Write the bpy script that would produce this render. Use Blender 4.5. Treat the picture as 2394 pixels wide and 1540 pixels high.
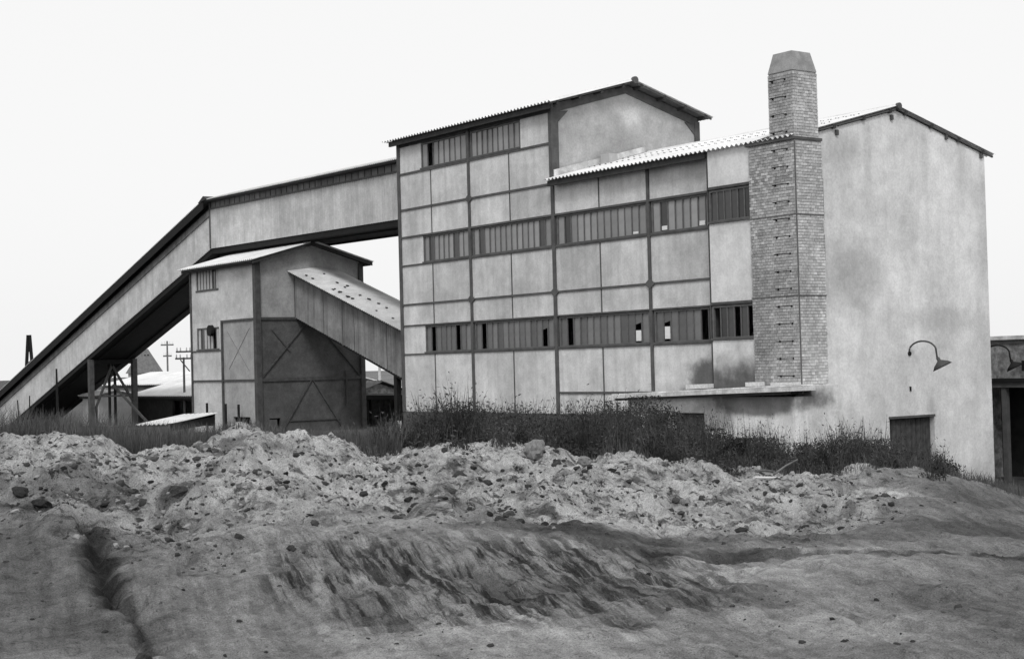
import bpy, math, random
import numpy as np
from mathutils import Matrix, Vector
random.seed(7); rng = np.random.default_rng(11)
for o in list(bpy.data.objects): bpy.data.objects.remove(o)
S = bpy.context.scene; COL = S.collection

# ------------------------------------------------------------------ camera
# world: X runs along the long facade (left end negative), Y away behind it, Z up, metres
F, PITCH, ROLL, YAW = 3623.0, .0230, -.0264, .9338       # focal length in px of a 2394 px wide picture
PW, PH = 2394, 1540
CAM = np.array([30.4047, -32.8387, 4.1353])
fw = np.array([-math.sin(YAW)*math.cos(PITCH), math.cos(YAW)*math.cos(PITCH), math.sin(PITCH)])
rt = np.cross(fw, [0, 0, 1.]); rt /= np.linalg.norm(rt); up = np.cross(rt, fw)
c_, s_ = math.cos(ROLL), math.sin(ROLL)
rt, up = c_*rt + s_*up, c_*up - s_*rt
cd = bpy.data.cameras.new('camera'); cam = bpy.data.objects.new('camera', cd); COL.objects.link(cam)
cd.sensor_width = 36; cd.lens = 36*F/PW; cd.clip_end = 6000; cd.clip_start = .1
M = Matrix.Identity(4)
for i in range(3):
    M[i][0] = rt[i]; M[i][1] = up[i]; M[i][2] = -fw[i]; M[i][3] = CAM[i]
cam.matrix_world = M; S.camera = cam

# ------------------------------------------------------------------ sky, sun, exposure
SUN = Vector((.62, -.50, .80)).normalized()
w = bpy.data.worlds.new('World'); S.world = w; w.use_nodes = True
nt = w.node_tree; nt.nodes.clear()
sky = nt.nodes.new('ShaderNodeTexSky'); sky.sky_type = 'NISHITA'; sky.sun_disc = False
sky.sun_elevation = math.asin(SUN.z); sky.sun_rotation = math.atan2(SUN.x, SUN.y)
sky.dust_density = 4; sky.air_density = 1.2
bw = nt.nodes.new('ShaderNodeRGBToBW'); nt.links.new(sky.outputs[0], bw.inputs[0])
mx = nt.nodes.new('ShaderNodeMix'); mx.data_type = 'FLOAT'; mx.inputs[0].default_value = .84   # closed white overcast
nt.links.new(bw.outputs[0], mx.inputs[2]); mx.inputs[3].default_value = 10.5
bg = nt.nodes.new('ShaderNodeBackground'); bg.inputs[1].default_value = .1
nt.links.new(mx.outputs[0], bg.inputs[0])
ow = nt.nodes.new('ShaderNodeOutputWorld'); nt.links.new(bg.outputs[0], ow.inputs[0])
sl = bpy.data.lights.new('sun', 'SUN'); sl.energy = 1.35; sl.angle = math.radians(14); sl.color = (1, 1, 1)
so = bpy.data.objects.new('sun', sl); COL.objects.link(so)
so.rotation_euler = SUN.to_track_quat('Z', 'Y').to_euler(); so.location = (0, 0, 60)
S.view_settings.view_transform = 'Standard'; S.view_settings.look = 'None'
S.view_settings.exposure = 0.0; S.view_settings.gamma = 1.0; S.view_settings.use_curve_mapping = False

# ------------------------------------------------------------------ helpers
def ray(x, y): return fw + rt*(x-PW/2)/F - up*(y-PH/2)/F
def hit(x, y, ax, v):                       # photo pixel -> point on the axis-aligned plane it lies on
    r = ray(x, y); return CAM + r*((v-CAM[ax])/r[ax])

def mat(name, c, rough=.85, var=.15, scale=2.0, fine=0., streak=0., blotch=0., rand=0., bump=0., bscale=40, spec=.25, stains=(), attr=None, mott=0.):
    m = bpy.data.materials.new(name); m.use_nodes = True; t = m.node_tree; n = t.nodes; L = t.links.new
    b = n['Principled BSDF']; b.inputs['Roughness'].default_value = rough; b.inputs['Specular IOR Level'].default_value = spec
    tc = n.new('ShaderNodeTexCoord').outputs['Object']
    cur = None
    def mul(a):
        nonlocal cur
        if cur is None: cur = a
        else:
            k = n.new('ShaderNodeMath'); k.operation = 'MULTIPLY'; L(cur, k.inputs[0]); L(a, k.inputs[1]); cur = k.outputs[0]
    def rangeof(sock, a0, a1, b0, b1):
        k = n.new('ShaderNodeMapRange'); k.interpolation_type = 'SMOOTHSTEP'
        for i, v in ((1, a0), (2, a1), (3, b0), (4, b1)): k.inputs[i].default_value = v
        L(sock, k.inputs[0]); return k.outputs[0]
    def noise(sc, det=5, vec=None, ro=.6, dist=0.):
        k = n.new('ShaderNodeTexNoise'); k.inputs['Scale'].default_value = sc; k.inputs['Detail'].default_value = det
        k.inputs['Roughness'].default_value = ro; k.inputs['Distortion'].default_value = dist
        if vec:
            mp = n.new('ShaderNodeMapping'); mp.inputs['Scale'].default_value = vec; L(tc, mp.inputs[0]); L(mp.outputs[0], k.inputs[0])
        else: L(tc, k.inputs[0])
        return k.outputs[0]
    v = n.new('ShaderNodeValue'); v.outputs[0].default_value = c; mul(v.outputs[0])
    if attr:
        a = n.new('ShaderNodeAttribute'); a.attribute_name = attr; mul(a.outputs['Fac'])
    if var: mul(rangeof(noise(scale), .3, .7, 1-var, 1+var))
    if fine: mul(rangeof(noise(scale*14, 3), .3, .7, 1-fine, 1+fine))
    if streak: mul(rangeof(noise(2.2, 4, (1.6, 1.6, .12)), .35, .7, 1+streak*.4, 1-streak))
    if mott: mul(rangeof(noise(2.6, 10, None, .78, .4), .36, .66, 1+mott*.5, 1-mott))
    if blotch: mul(rangeof(noise(.38, 6, None, .55, .3), .38, .66, 1+blotch*.4, 1-blotch))
    if rand:
        oi = n.new('ShaderNodeObjectInfo'); mul(rangeof(oi.outputs['Random'], 0, 1, 1-rand, 1+rand))
    for (cen, rad, dark, edge) in stains:
        s = n.new('ShaderNodeVectorMath'); s.operation = 'SUBTRACT'; s.inputs[1].default_value = cen; L(tc, s.inputs[0])
        d = n.new('ShaderNodeVectorMath'); d.operation = 'DIVIDE'; d.inputs[1].default_value = rad; L(s.outputs[0], d.inputs[0])
        l = n.new('ShaderNodeVectorMath'); l.operation = 'LENGTH'; L(d.outputs[0], l.inputs[0])
        ad = n.new('ShaderNodeMath'); ad.operation = 'MULTIPLY_ADD'; L(noise(2.2, 5), ad.inputs[0]); ad.inputs[1].default_value = .55; L(l.outputs['Value'], ad.inputs[2])
        mul(rangeof(ad.outputs[0], 1.27-edge, 1.27, dark, 1))
    if cur is not None: L(cur, b.inputs['Base Color'])
    if bump:
        bp = n.new('ShaderNodeBump'); bp.inputs['Strength'].default_value = bump; bp.inputs['Distance'].default_value = .02
        L(noise(bscale, 6), bp.inputs['Height']); L(bp.outputs[0], b.inputs['Normal'])
    return m

def link(o): COL.objects.link(o); return o
def tag(o, label=None, cat=None, group=None, kind=None):
    if label: o['label'] = label
    if cat: o['category'] = cat
    if group: o['group'] = group
    if kind: o['kind'] = kind
    return o
def empty(name, loc, label, cat, group=None):
    o = link(bpy.data.objects.new(name, None)); o.location = loc; o.empty_display_size = .2
    o['base'] = list(loc)
    return tag(o, label, cat, group)
def wloc(o):
    p = Vector((0, 0, 0))
    while o is not None: p += o.location; o = o.parent
    return p

class MB:
    def __init__(s): s.v = []; s.f = []
    def quad(s, a, b, c, d):
        n = len(s.v); s.v += [tuple(a), tuple(b), tuple(c), tuple(d)]; s.f.append((n, n+1, n+2, n+3)); return s
    def box(s, x0, x1, y0, y1, z0, z1):
        n = len(s.v)
        s.v += [(x, y, z) for z in (z0, z1) for (x, y) in ((x0, y0), (x1, y0), (x1, y1), (x0, y1))]
        s.f += [tuple(n+i for i in q) for q in ((3, 2, 1, 0), (4, 5, 6, 7), (0, 1, 5, 4), (1, 2, 6, 5), (2, 3, 7, 6), (3, 0, 4, 7))]
        return s
    def slab(s, P, off):                      # any planar polygon P extruded by vector off
        n = len(s.v); k = len(P)
        s.v += [tuple(p) for p in P] + [tuple(np.array(p)+np.array(off)) for p in P]
        s.f.append(tuple(range(n, n+k))[::-1]); s.f.append(tuple(range(n+k, n+2*k)))
        for i in range(k): j = (i+1) % k; s.f.append((n+i, n+j, n+k+j, n+k+i))
        return s
    def panel(s, x0, x1, z0, z1, y, th=.1, ch=.018):  # chamfered slab in an X-Z plane, face at y
        n = len(s.v)
        s.v += [(x0+ch, y, z0+ch), (x1-ch, y, z0+ch), (x1-ch, y, z1-ch), (x0+ch, y, z1-ch),
                (x0, y+ch, z0), (x1, y+ch, z0), (x1, y+ch, z1), (x0, y+ch, z1),
                (x0, y+th, z0), (x1, y+th, z0), (x1, y+th, z1), (x0, y+th, z1)]
        s.f.append((n, n+1, n+2, n+3)); s.f.append((n+11, n+10, n+9, n+8))
        for a in (0, 4):
            for i in range(4): j = (i+1) % 4; s.f.append((n+a+i, n+a+4+i, n+a+4+j, n+a+j))
        return s
    def tube(s, pts, r, k=8, r1=None, cap=True):
        pts = [Vector(p) for p in pts]; m = len(pts); n = len(s.v)
        for i, p in enumerate(pts):
            t = (pts[min(i+1, m-1)] - pts[max(i-1, 0)]).normalized()
            a = t.cross(Vector((0, 0, 1)) if abs(t.z) < .9 else Vector((1, 0, 0))).normalized(); b = t.cross(a)
            rr = r if r1 is None else r+(r1-r)*i/(m-1)
            for j in range(k):
                q = 2*math.pi*j/k; s.v.append(tuple(p + a*rr*math.cos(q) + b*rr*math.sin(q)))
        for i in range(m-1):
            for j in range(k):
                e = (j+1) % k; s.f.append((n+i*k+j, n+i*k+e, n+(i+1)*k+e, n+(i+1)*k+j))
        if cap: s.f.append(tuple(n+j for j in range(k))[::-1]); s.f.append(tuple(n+(m-1)*k+j for j in range(k)))
        return s
    def bar(s, a, b, wd, dp=None, ref=(0, 0, 1)):      # rectangular bar from a to b
        a = Vector(a); b = Vector(b); t = (b-a).normalized(); dp = dp or wd
        r = Vector(ref) if abs(t.dot(Vector(ref))) < .95 else Vector((1, 0, 0))
        x = t.cross(r).normalized()*wd/2; y = t.cross(x).normalized()*dp/2; n = len(s.v)
        s.v += [tuple(p+q) for p in (a, b) for q in (-x-y, x-y, x+y, -x+y)]
        s.f += [tuple(n+i for i in q) for q in ((3, 2, 1, 0), (4, 5, 6, 7), (0, 1, 5, 4), (1, 2, 6, 5), (2, 3, 7, 6), (3, 0, 4, 7))]
        return s
    def corr(s, O, U, V, pitch=.15, amp=.025, th=.008, seg=6, rag=0.):   # corrugated sheet: waves along U, sheet runs along V
        O = np.array(O, float); U = np.array(U, float); V = np.array(V, float); lu = np.linalg.norm(U)
        N = np.cross(U, V); N /= np.linalg.norm(N); k = max(2, int(lu/pitch*seg)); n = len(s.v)
        for lay in (0, -th):
            for e in (0, 1):
                for i in range(k+1):
                    t = i/k; h = amp*math.sin(2*math.pi*t*lu/pitch) + lay
                    s.v.append(tuple(O + U*t + V*e + N*h))
        a, b, c, d = n, n+k+1, n+2*(k+1), n+3*(k+1)
        for i in range(k):
            s.f += [(a+i, a+i+1, b+i+1, b+i), (c+i, d+i, d+i+1, c+i+1), (a+i, c+i, c+i+1, a+i+1), (b+i, b+i+1, d+i+1, d+i)]
        s.f += [(a, b, d, c), (a+k, c+k, d+k, b+k)]
        return s
    def build(s, name, m, parent=None, smooth=False, local=False):
        me = bpy.data.meshes.new(name); me.from_pydata(s.v, [], s.f); me.update()
        me.materials.append(m)
        if smooth: me.polygons.foreach_set('use_smooth', [True]*len(me.polygons))
        o = link(bpy.data.objects.new(name, me))
        if parent is not None:
            o.parent = parent
            if not local: o.location = -wloc(parent)
        return o
def copy_part(o, parent, loc):
    c = o.copy(); link(c); c.parent = parent; c.location = Vector(loc) - wloc(parent); return c

# ------------------------------------------------------------------ materials (the photograph is monochrome)
M_panel = mat('render_panel', .60, .9, .10, 1.1, .07, mott=.12, streak=.11, blotch=.16, rand=.09, bump=.25)
M_panel_sooty = mat('render_panel_sooty', .60, .9, .10, 1.1, .07, mott=.12, streak=.07, blotch=.14, bump=.25,
                    stains=[((-3.30, 0, 2.90), (2.05, 3, 1.72), .26, .28)])
M_bay = mat('bay_render', .70, .9, .08, 1.1, .06, mott=.10, streak=.05, blotch=.1, bump=.2,
            stains=[((-2.2, -.3, 2.75), (3.6, 3, 1.95), .17, .62)])
M_gable = mat('whitewashed_render', .72, .9, .09, .9, .07, mott=.11, streak=.05, blotch=.13, bump=.5, bscale=22,
              stains=[((0, 1.9, 6.5), (3, 2.1, 1.6), .66, .8), ((0, 6.2, 5.2), (3, 2.6, .6), .78, .7), ((0, 1.6, 10.2), (3, 1.6, .9), .8, .8), ((0, 2.9, 9.9), (3, .30, 1.7), .84, .8), ((0, 5.5, 10.2), (3, .28, 1.5), .84, .8), ((0, 7.3, 9.6), (3, .35, 1.9), .86, .8), ((0, 8.3, 8.0), (3, .5, 2.6), .86, .8), ((0, 6.6, .1), (3, 3.2, .9), .72, .9), ((0, 1.5, 1.6), (3, 2.2, .9), .80, .9)])
M_frame = mat('dark_concrete_frame', .095, .85, .2, 3, .1, bump=.2)
M_upgable = mat('upper_gable_render', .46, .9, .1, 1.0, .08, mott=.12, streak=.03, blotch=.18, bump=.3, stains=[((-11.4, 3.6, 12.9), (3, .7, .5), 1.25, .6)])
M_sheet_white = mat('pale_asbestos_sheet', .74, .8, .08, 1.2, .05, streak=.04, blotch=.06)
M_sheet_under = mat('dark_roof_timber', .045, .9, .2, 3)
M_sheet_grey = mat('grey_corrugated_cladding', .52, .75, .10, 1.4, .08, mott=.12, streak=.13, blotch=.12)
M_sheet_chute = mat('weathered_chute_cladding', .215, .8, .16, 1.4, .06, mott=.14, streak=.25, blotch=.12)
M_chute_roof = mat('chute_roof_sheet', .62, .85, .12, 1.5, .08, blotch=.15, stains=[((-26, 2.75, 7.7), (60, .9, 60), .55, .8)])  # darker along the far side of the roof
M_chute2 = mat('faint_stain_line', .22, .9, .2, 3)
M_dark = mat('tarred_steel', .012, .8, .2, 4)
M_steel = mat('dull_painted_steel', .07, .7, .25, 5)
M_win = mat('window_steel', .13, .7, .2, 5)
M_glass_hi = mat('dusty_glass', .27, .32, .1, 3, .05, streak=.1, rand=.18, spec=.45)
M_glass_lo = mat('grimy_glass', .15, .38, .12, 3, .06, streak=.15, rand=.30, spec=.4)
M_glass_dk = mat('dark_glass', .05, .2, .1, 3, rand=.3, spec=.4)
M_paper = mat('white_sky_and_paper', .75, .9, .05, 6)
M_brick = mat('pale_brick', .50, .9, .12, 9, .12, rand=.20, bump=.3)
M_brick2 = mat('pale_brick_mass', .50, .9, .12, 1.1, .12, blotch=.18, bump=.3, attr='tone')
M_mortar = mat('grey_mortar', .30, .95, .2, 8, .1)
M_cap = mat('sooty_concrete_cap', .30, .9, .2, 3, .1, bump=.2)
M_concrete = mat('old_concrete', .62, .9, .2, 2.2, .12, mott=.2, streak=.12, bump=.4)
M_annex = mat('annex_render', .72, .9, .12, 1.5, .06, mott=.16, streak=.12, blotch=.2, bump=.4,
              stains=[((-1.0, -1, 2.98), (2.2, 3, .62), .30, .35), ((-2.9, -1, 2.5), (1.5, 3, .75), .50, .6)])
M_door = mat('dark_timber_door', .06, .8, .3, 5, streak=.4)
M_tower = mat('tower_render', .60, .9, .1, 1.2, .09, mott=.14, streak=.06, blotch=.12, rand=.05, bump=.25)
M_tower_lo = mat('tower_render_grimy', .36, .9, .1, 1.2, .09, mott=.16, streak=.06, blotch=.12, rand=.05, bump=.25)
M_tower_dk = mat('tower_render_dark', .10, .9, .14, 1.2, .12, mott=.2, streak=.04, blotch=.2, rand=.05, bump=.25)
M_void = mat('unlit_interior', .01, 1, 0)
M_bgwall = mat('background_render', .24, .9, .45, 5, .2, mott=.25, bump=.3)
M_bgdark = mat('dark_recess_wall', .028, .9, .3, 3)
M_bglight = mat('pale_shed_wall', .50, .9, .12, 2, streak=.1)
M_slate = mat('grey_slate', .16, .8, .2, 3, .1)
def sand_material():
    m = bpy.data.materials.new('sand'); m.use_nodes = True; t = m.node_tree; n = t.nodes; L = t.links.new
    b = n['Principled BSDF']; b.inputs['Roughness'].default_value = .95; b.inputs['Specular IOR Level'].default_value = .1
    tc = n.new('ShaderNodeTexCoord').outputs['Object']
    def at(nm): a = n.new('ShaderNodeAttribute'); a.attribute_name = nm; return a.outputs['Fac']
    def noise(sc, det, ro=.6, dist=0.):
        k = n.new('ShaderNodeTexNoise'); k.inputs['Scale'].default_value = sc; k.inputs['Detail'].default_value = det; k.inputs['Roughness'].default_value = ro; k.inputs['Distortion'].default_value = dist
        L(tc, k.inputs[0]); return k.outputs[0]
    def rng_(s, a0, a1, b0, b1):
        k = n.new('ShaderNodeMapRange'); k.interpolation_type = 'SMOOTHSTEP'
        for i, v in ((1, a0), (2, a1), (3, b0), (4, b1)): k.inputs[i].default_value = v
        L(s, k.inputs[0]); return k.outputs[0]
    def op(o, a, c, v=None):
        k = n.new('ShaderNodeMath'); k.operation = o; L(a, k.inputs[0])
        if v is None: L(c, k.inputs[1])
        else: k.inputs[1].default_value = v
        return k.outputs[0]
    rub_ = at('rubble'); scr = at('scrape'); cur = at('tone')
    rot = n.new('ShaderNodeMapping'); rot.vector_type = 'POINT'; rot.inputs['Rotation'].default_value = (0, 0, -YAW-.32); L(tc, rot.inputs[0])
    def streak(sq, sp, det, ro, dist):
        k = n.new('ShaderNodeMapping'); k.inputs['Scale'].default_value = (sq, sp, 1.0); L(rot.outputs[0], k.inputs[0])
        t_ = n.new('ShaderNodeTexNoise'); t_.inputs['Scale'].default_value = 1.0; t_.inputs['Detail'].default_value = det; t_.inputs['Roughness'].default_value = ro; t_.inputs['Distortion'].default_value = dist
        L(k.outputs[0], t_.inputs[0]); return t_.outputs[0]
    def dark(f, k, m=None):                                     # multiply the tone by 1 - f*m
        nonlocal cur
        if m is not None: f = op('MULTIPLY', f, m)
        k_ = n.new('ShaderNodeMath'); k_.operation = 'MULTIPLY_ADD'; L(f, k_.inputs[0]); k_.inputs[1].default_value = -k; k_.inputs[2].default_value = 1.0
        cur = op('MULTIPLY', cur, k_.outputs[0])
    # darker earth and painted pit shadow in the loose bank (several sizes), a little of it in the smooth sand
    for sc, lo, hi, k in ((.9, .46, .66, .60), (2.3, .51, .63, .68), (6.0, .555, .62, .78), (15., .60, .66, .5)):
        dark(rng_(noise(sc, 7, .68, .5), lo, hi, 0, 1), k, rub_)
    # fine scrape and drag marks running down the slope, relief shadow painted as dark streaks
    s1 = streak(5.5, .55, 7, .66, .5); s2 = streak(13., 1.1, 6, .62, .3)
    dark(rng_(s1, .46, .58, 0, 1), .80, scr); dark(rng_(s2, .49, .60, 0, 1), .5, scr)
    cur = op('MULTIPLY', cur, rng_(noise(4., 9, .74), .34, .68, 1.20, .74))
    dark(rng_(noise(11., 6, .7, .6), .60, .66, 0, 1), .50); dark(rng_(noise(30., 4, .7), .61, .68, 0, 1), .50)
    dark(rng_(noise(22., 4, .7), .33, .28, 0, 1), -.30); dark(rng_(noise(1.9, 8, .7, .8), .54, .66, 0, 1), .38)
    cur = op('MULTIPLY', cur, rng_(noise(60., 3, .7), .3, .7, 1.34, .66))
    L(cur, b.inputs['Base Color'])
    h = op('ADD', op('MULTIPLY', noise(5., 10, .78), rub_), op('MULTIPLY', noise(14., 9, .78), None, .62))
    h = op('SUBTRACT', h, op('MULTIPLY', op('ADD', s1, s2), op('MULTIPLY', scr, None, .55)))
    bp = n.new('ShaderNodeBump'); bp.inputs['Strength'].default_value = 1.0; bp.inputs['Distance'].default_value = .11
    L(h, bp.inputs['Height']); L(bp.outputs[0], b.inputs['Normal'])
    return m
M_sand = sand_material()
M_clod = mat('dark_clod', .045, .95, .4, 6, .25, rand=.6, bump=.8)
M_clod_stuff = mat('dark_crumbs', .042, .95, .5, 3, bump=.5)
M_lump = mat('sand_lump', .21, .95, .15, 6, rand=.25, bump=.6)
M_stone = mat('pale_boulder', .20, .95, .25, 5, .15, bump=.6)
M_weed = mat('dark_weed', .046, .8, .65, 1.6, .35)
M_dry = mat('dry_grass', .085, .85, .4, 1.3, .2)
M_stalk = mat('weed_stalk', .055, .85, .3, 4)
M_wood = mat('grey_weathered_timber', .13, .9, .3, 5)
M_white = mat('white_timber', .6, .9, .1, 5)

# ------------------------------------------------------------------ terrain function
fh = np.array([-math.sin(YAW), math.cos(YAW)]); rh = np.array([math.cos(YAW), math.sin(YAW)])
def ud(x, y): dx = x-CAM[0]; dy = y-CAM[1]; return dx*rh[0]+dy*rh[1], dx*fh[0]+dy*fh[1]
def xy(u, d): return CAM[0]+u*rh[0]+d*fh[0], CAM[1]+u*rh[1]+d*fh[1]
def hash2(i, j, s):
    h = (i*374761393 + j*668265263 + s*974634777) & 0x7fffffff
    h = ((h ^ (h >> 13))*1274126177) & 0x7fffffff
    return ((h ^ (h >> 16)) & 0xffff)/65535.
def vnoise(x, y, s=0):
    i = np.floor(x).astype(np.int64); j = np.floor(y).astype(np.int64); a = x-i; b = y-j
    a = a*a*a*(a*(a*6-15)+10); b = b*b*b*(b*(b*6-15)+10)
    return (hash2(i, j, s)*(1-a)+hash2(i+1, j, s)*a)*(1-b) + (hash2(i, j+1, s)*(1-a)+hash2(i+1, j+1, s)*a)*b - .5
def fbm(x, y, s=0, o=4, g=.5):
    r = 0*x; a = 1.
    for k in range(o): r = r + a*vnoise(x*2**k+17.3*k, y*2**k-9.1*k, s+k); a *= g
    return r
def sst(x, a, b): t = np.clip((x-a)/(b-a), 0, 1); return t*t*(3-2*t)
CX = [-600, 0, 60, 150, 240, 300, 420, 520, 600, 640, 690, 760, 850, 900, 1000, 1080, 1200, 1400, 1600, 1800, 2000, 2120, 2220, 2300, 2394, 2700]
CY = [1050, 1036, 1030, 1015, 1030, 1044, 1036, 1030, 1012, 1022, 1018, 1035, 1046, 1048, 1036, 1030, 1038, 1058, 1084, 1095, 1096, 1100, 1122, 1150, 1178, 1200]
def crest(x):
    d = np.interp(x, [-600, 300, 900, 1500, 2000, 2400], [25, 25, 26, 27.5, 29, 28])
    y = np.interp(x, CX, CY); yh = 853-.0264*(x-1197)
    return d, CAM[2]-d*(y-yh)/F
def ground_base(u, d):
    dd = np.maximum(d, 4.)
    x = np.clip(PW/2+F*u/dd, -600, 2700)
    dc, zc = crest(x)
    s = np.clip((d-15.5)/(dc-15.5), 0, 1)
    z = 1.60+(zc-1.60)*(.55*s**1.2+.45*s*s*(3-2*s))
    z = z + .9*(1-sst(d, -2, 10))                                   # the viewer's own side is a little higher
    g = np.interp(x, [-600, 0, 900, 1400, 1800, 2050, 2200, 2330, 2700], [1.45, 1.45, 1.45, 1.5, 1.15, .55, .25, -.08, -.2])
    g = g + (np.interp(x, [-600, 2000, 2700], [1.0, .4, -.2])-g)*sst(d, 60, 120)
    back = np.where(x > 2150, np.interp(x, [2150, 2300], [8, 20]), 7.)
    t = sst(d, 0, 1)*np.clip((d-dc)/back, 0, 1); t = np.where(back > 7.5, t, t*t*(3-2*t))
    z = np.where(d > dc, zc+(g-zc)*t, z)
    return z, x, dc
LOX = [-300, 0, 150, 300, 500, 700, 1000, 1500, 1900, 2050, 2400]; LOY = [1195, 1195, 1225, 1260, 1285, 1250, 1215, 1225, 1240, 1210, 1165]; LO = None
def rub(x, d, dc):                                                   # 1 on the loose rubble bank, 0 on the smooth sand
    global LO
    if LO is None: LO = [d_of(a, b) for a, b in zip(LOX, LOY)]
    u = (x-PW/2)/F*d
    lo = np.interp(x, LOX, LO) + 1.5*fbm(u*.55, d*.55, 310, 4, .55)
    m = sst(d, lo-1.9, lo+1.6)*(1-sst(d, dc+1.0, dc+3.0))
    return m*np.interp(x, [1950, 2150], [1, .25])
def segdist(u, d, pts):
    best = np.full_like(u, 1e9); tt = np.zeros_like(u)
    for (a, b) in zip(pts[:-1], pts[1:]):
        ax, ay = a; bx, by = b; L2 = (bx-ax)**2+(by-ay)**2
        t = np.clip(((u-ax)*(bx-ax)+(d-ay)*(by-ay))/L2, 0, 1)
        best = np.minimum(best, np.hypot(u-ax-t*(bx-ax), d-ay-t*(by-ay)))
    return best
def d_of(x, y):                                                      # distance at which the base slope shows in photo row y
    ds = np.linspace(8, 34, 500); u = (x-PW/2)/F*ds; z = ground_base(u, ds)[0]
    yy = 853-.0264*(x-1197)+(CAM[2]-z)/ds*F
    i = np.argmax(yy < y); return ds[i] if yy.min() < y else 30.
def P2(x, y): d = d_of(x, y); return ((x-PW/2)/F*d, d)
GROOVES = [([P2(180, 1230), P2(215, 1280), P2(240, 1340), P2(255, 1400)], .13, .17), ([P2(288, 1395), P2(320, 1450), P2(350, 1515)], .07, .10),
           ([P2(0, 1178), P2(60, 1185), P2(115, 1190)], .22, .16), ([P2(90, 1150), P2(130, 1145)], .18, .12), ([P2(60, 1420), P2(130, 1415), P2(215, 1400)], .05, .03),
           ([P2(1650, 1290), P2(1800, 1292), P2(1950, 1300)], .12, .07), ([P2(1950, 1300), P2(2150, 1305), P2(2394, 1312)], .08, .05),
           ([P2(1990, 1365), P2(2080, 1353), P2(2200, 1347)], .05, .04), ([P2(2060, 1390), P2(2180, 1388), P2(2290, 1395)], .05, .03),
           ([P2(2240, 1500), P2(2300, 1480), P2(2380, 1455)], .06, .05), ([P2(1950, 1420), P2(2010, 1460), P2(2060, 1500)], .06, .05), ([P2(2020, 1440), P2(2090, 1480)], .05, .05)]
DARKS = [([P2(180, 1230), P2(215, 1280), P2(240, 1340), P2(255, 1410)], .17, .26), ([P2(288, 1395), P2(320, 1450), P2(350, 1515)], .07, .4), ([P2(0, 1190), P2(110, 1180)], .35, .25), ([P2(390, 1185), P2(420, 1180)], .22, .3),  # painted shadow of cuts and ledges, plus patches of darker sand
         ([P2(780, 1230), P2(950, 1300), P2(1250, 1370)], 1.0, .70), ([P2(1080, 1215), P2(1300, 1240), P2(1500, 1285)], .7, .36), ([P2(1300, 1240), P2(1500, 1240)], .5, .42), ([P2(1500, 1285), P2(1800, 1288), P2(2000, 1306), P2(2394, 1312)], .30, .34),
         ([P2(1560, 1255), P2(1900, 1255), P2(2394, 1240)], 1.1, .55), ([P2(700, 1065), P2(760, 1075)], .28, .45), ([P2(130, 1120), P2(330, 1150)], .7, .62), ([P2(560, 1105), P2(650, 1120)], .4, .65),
         ([P2(2080, 1105), P2(2300, 1165)], 1.6, .62), ([P2(60, 1260), P2(180, 1290)], 1.1, .55), ([P2(200, 1290), P2(225, 1370)], .30, .5), ([P2(100, 1400), P2(240, 1440)], 1.2, .68), ([P2(1750, 1380), P2(2250, 1400)], .9, .80), ([P2(500, 1380), P2(700, 1430)], .5, .82)]
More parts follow.
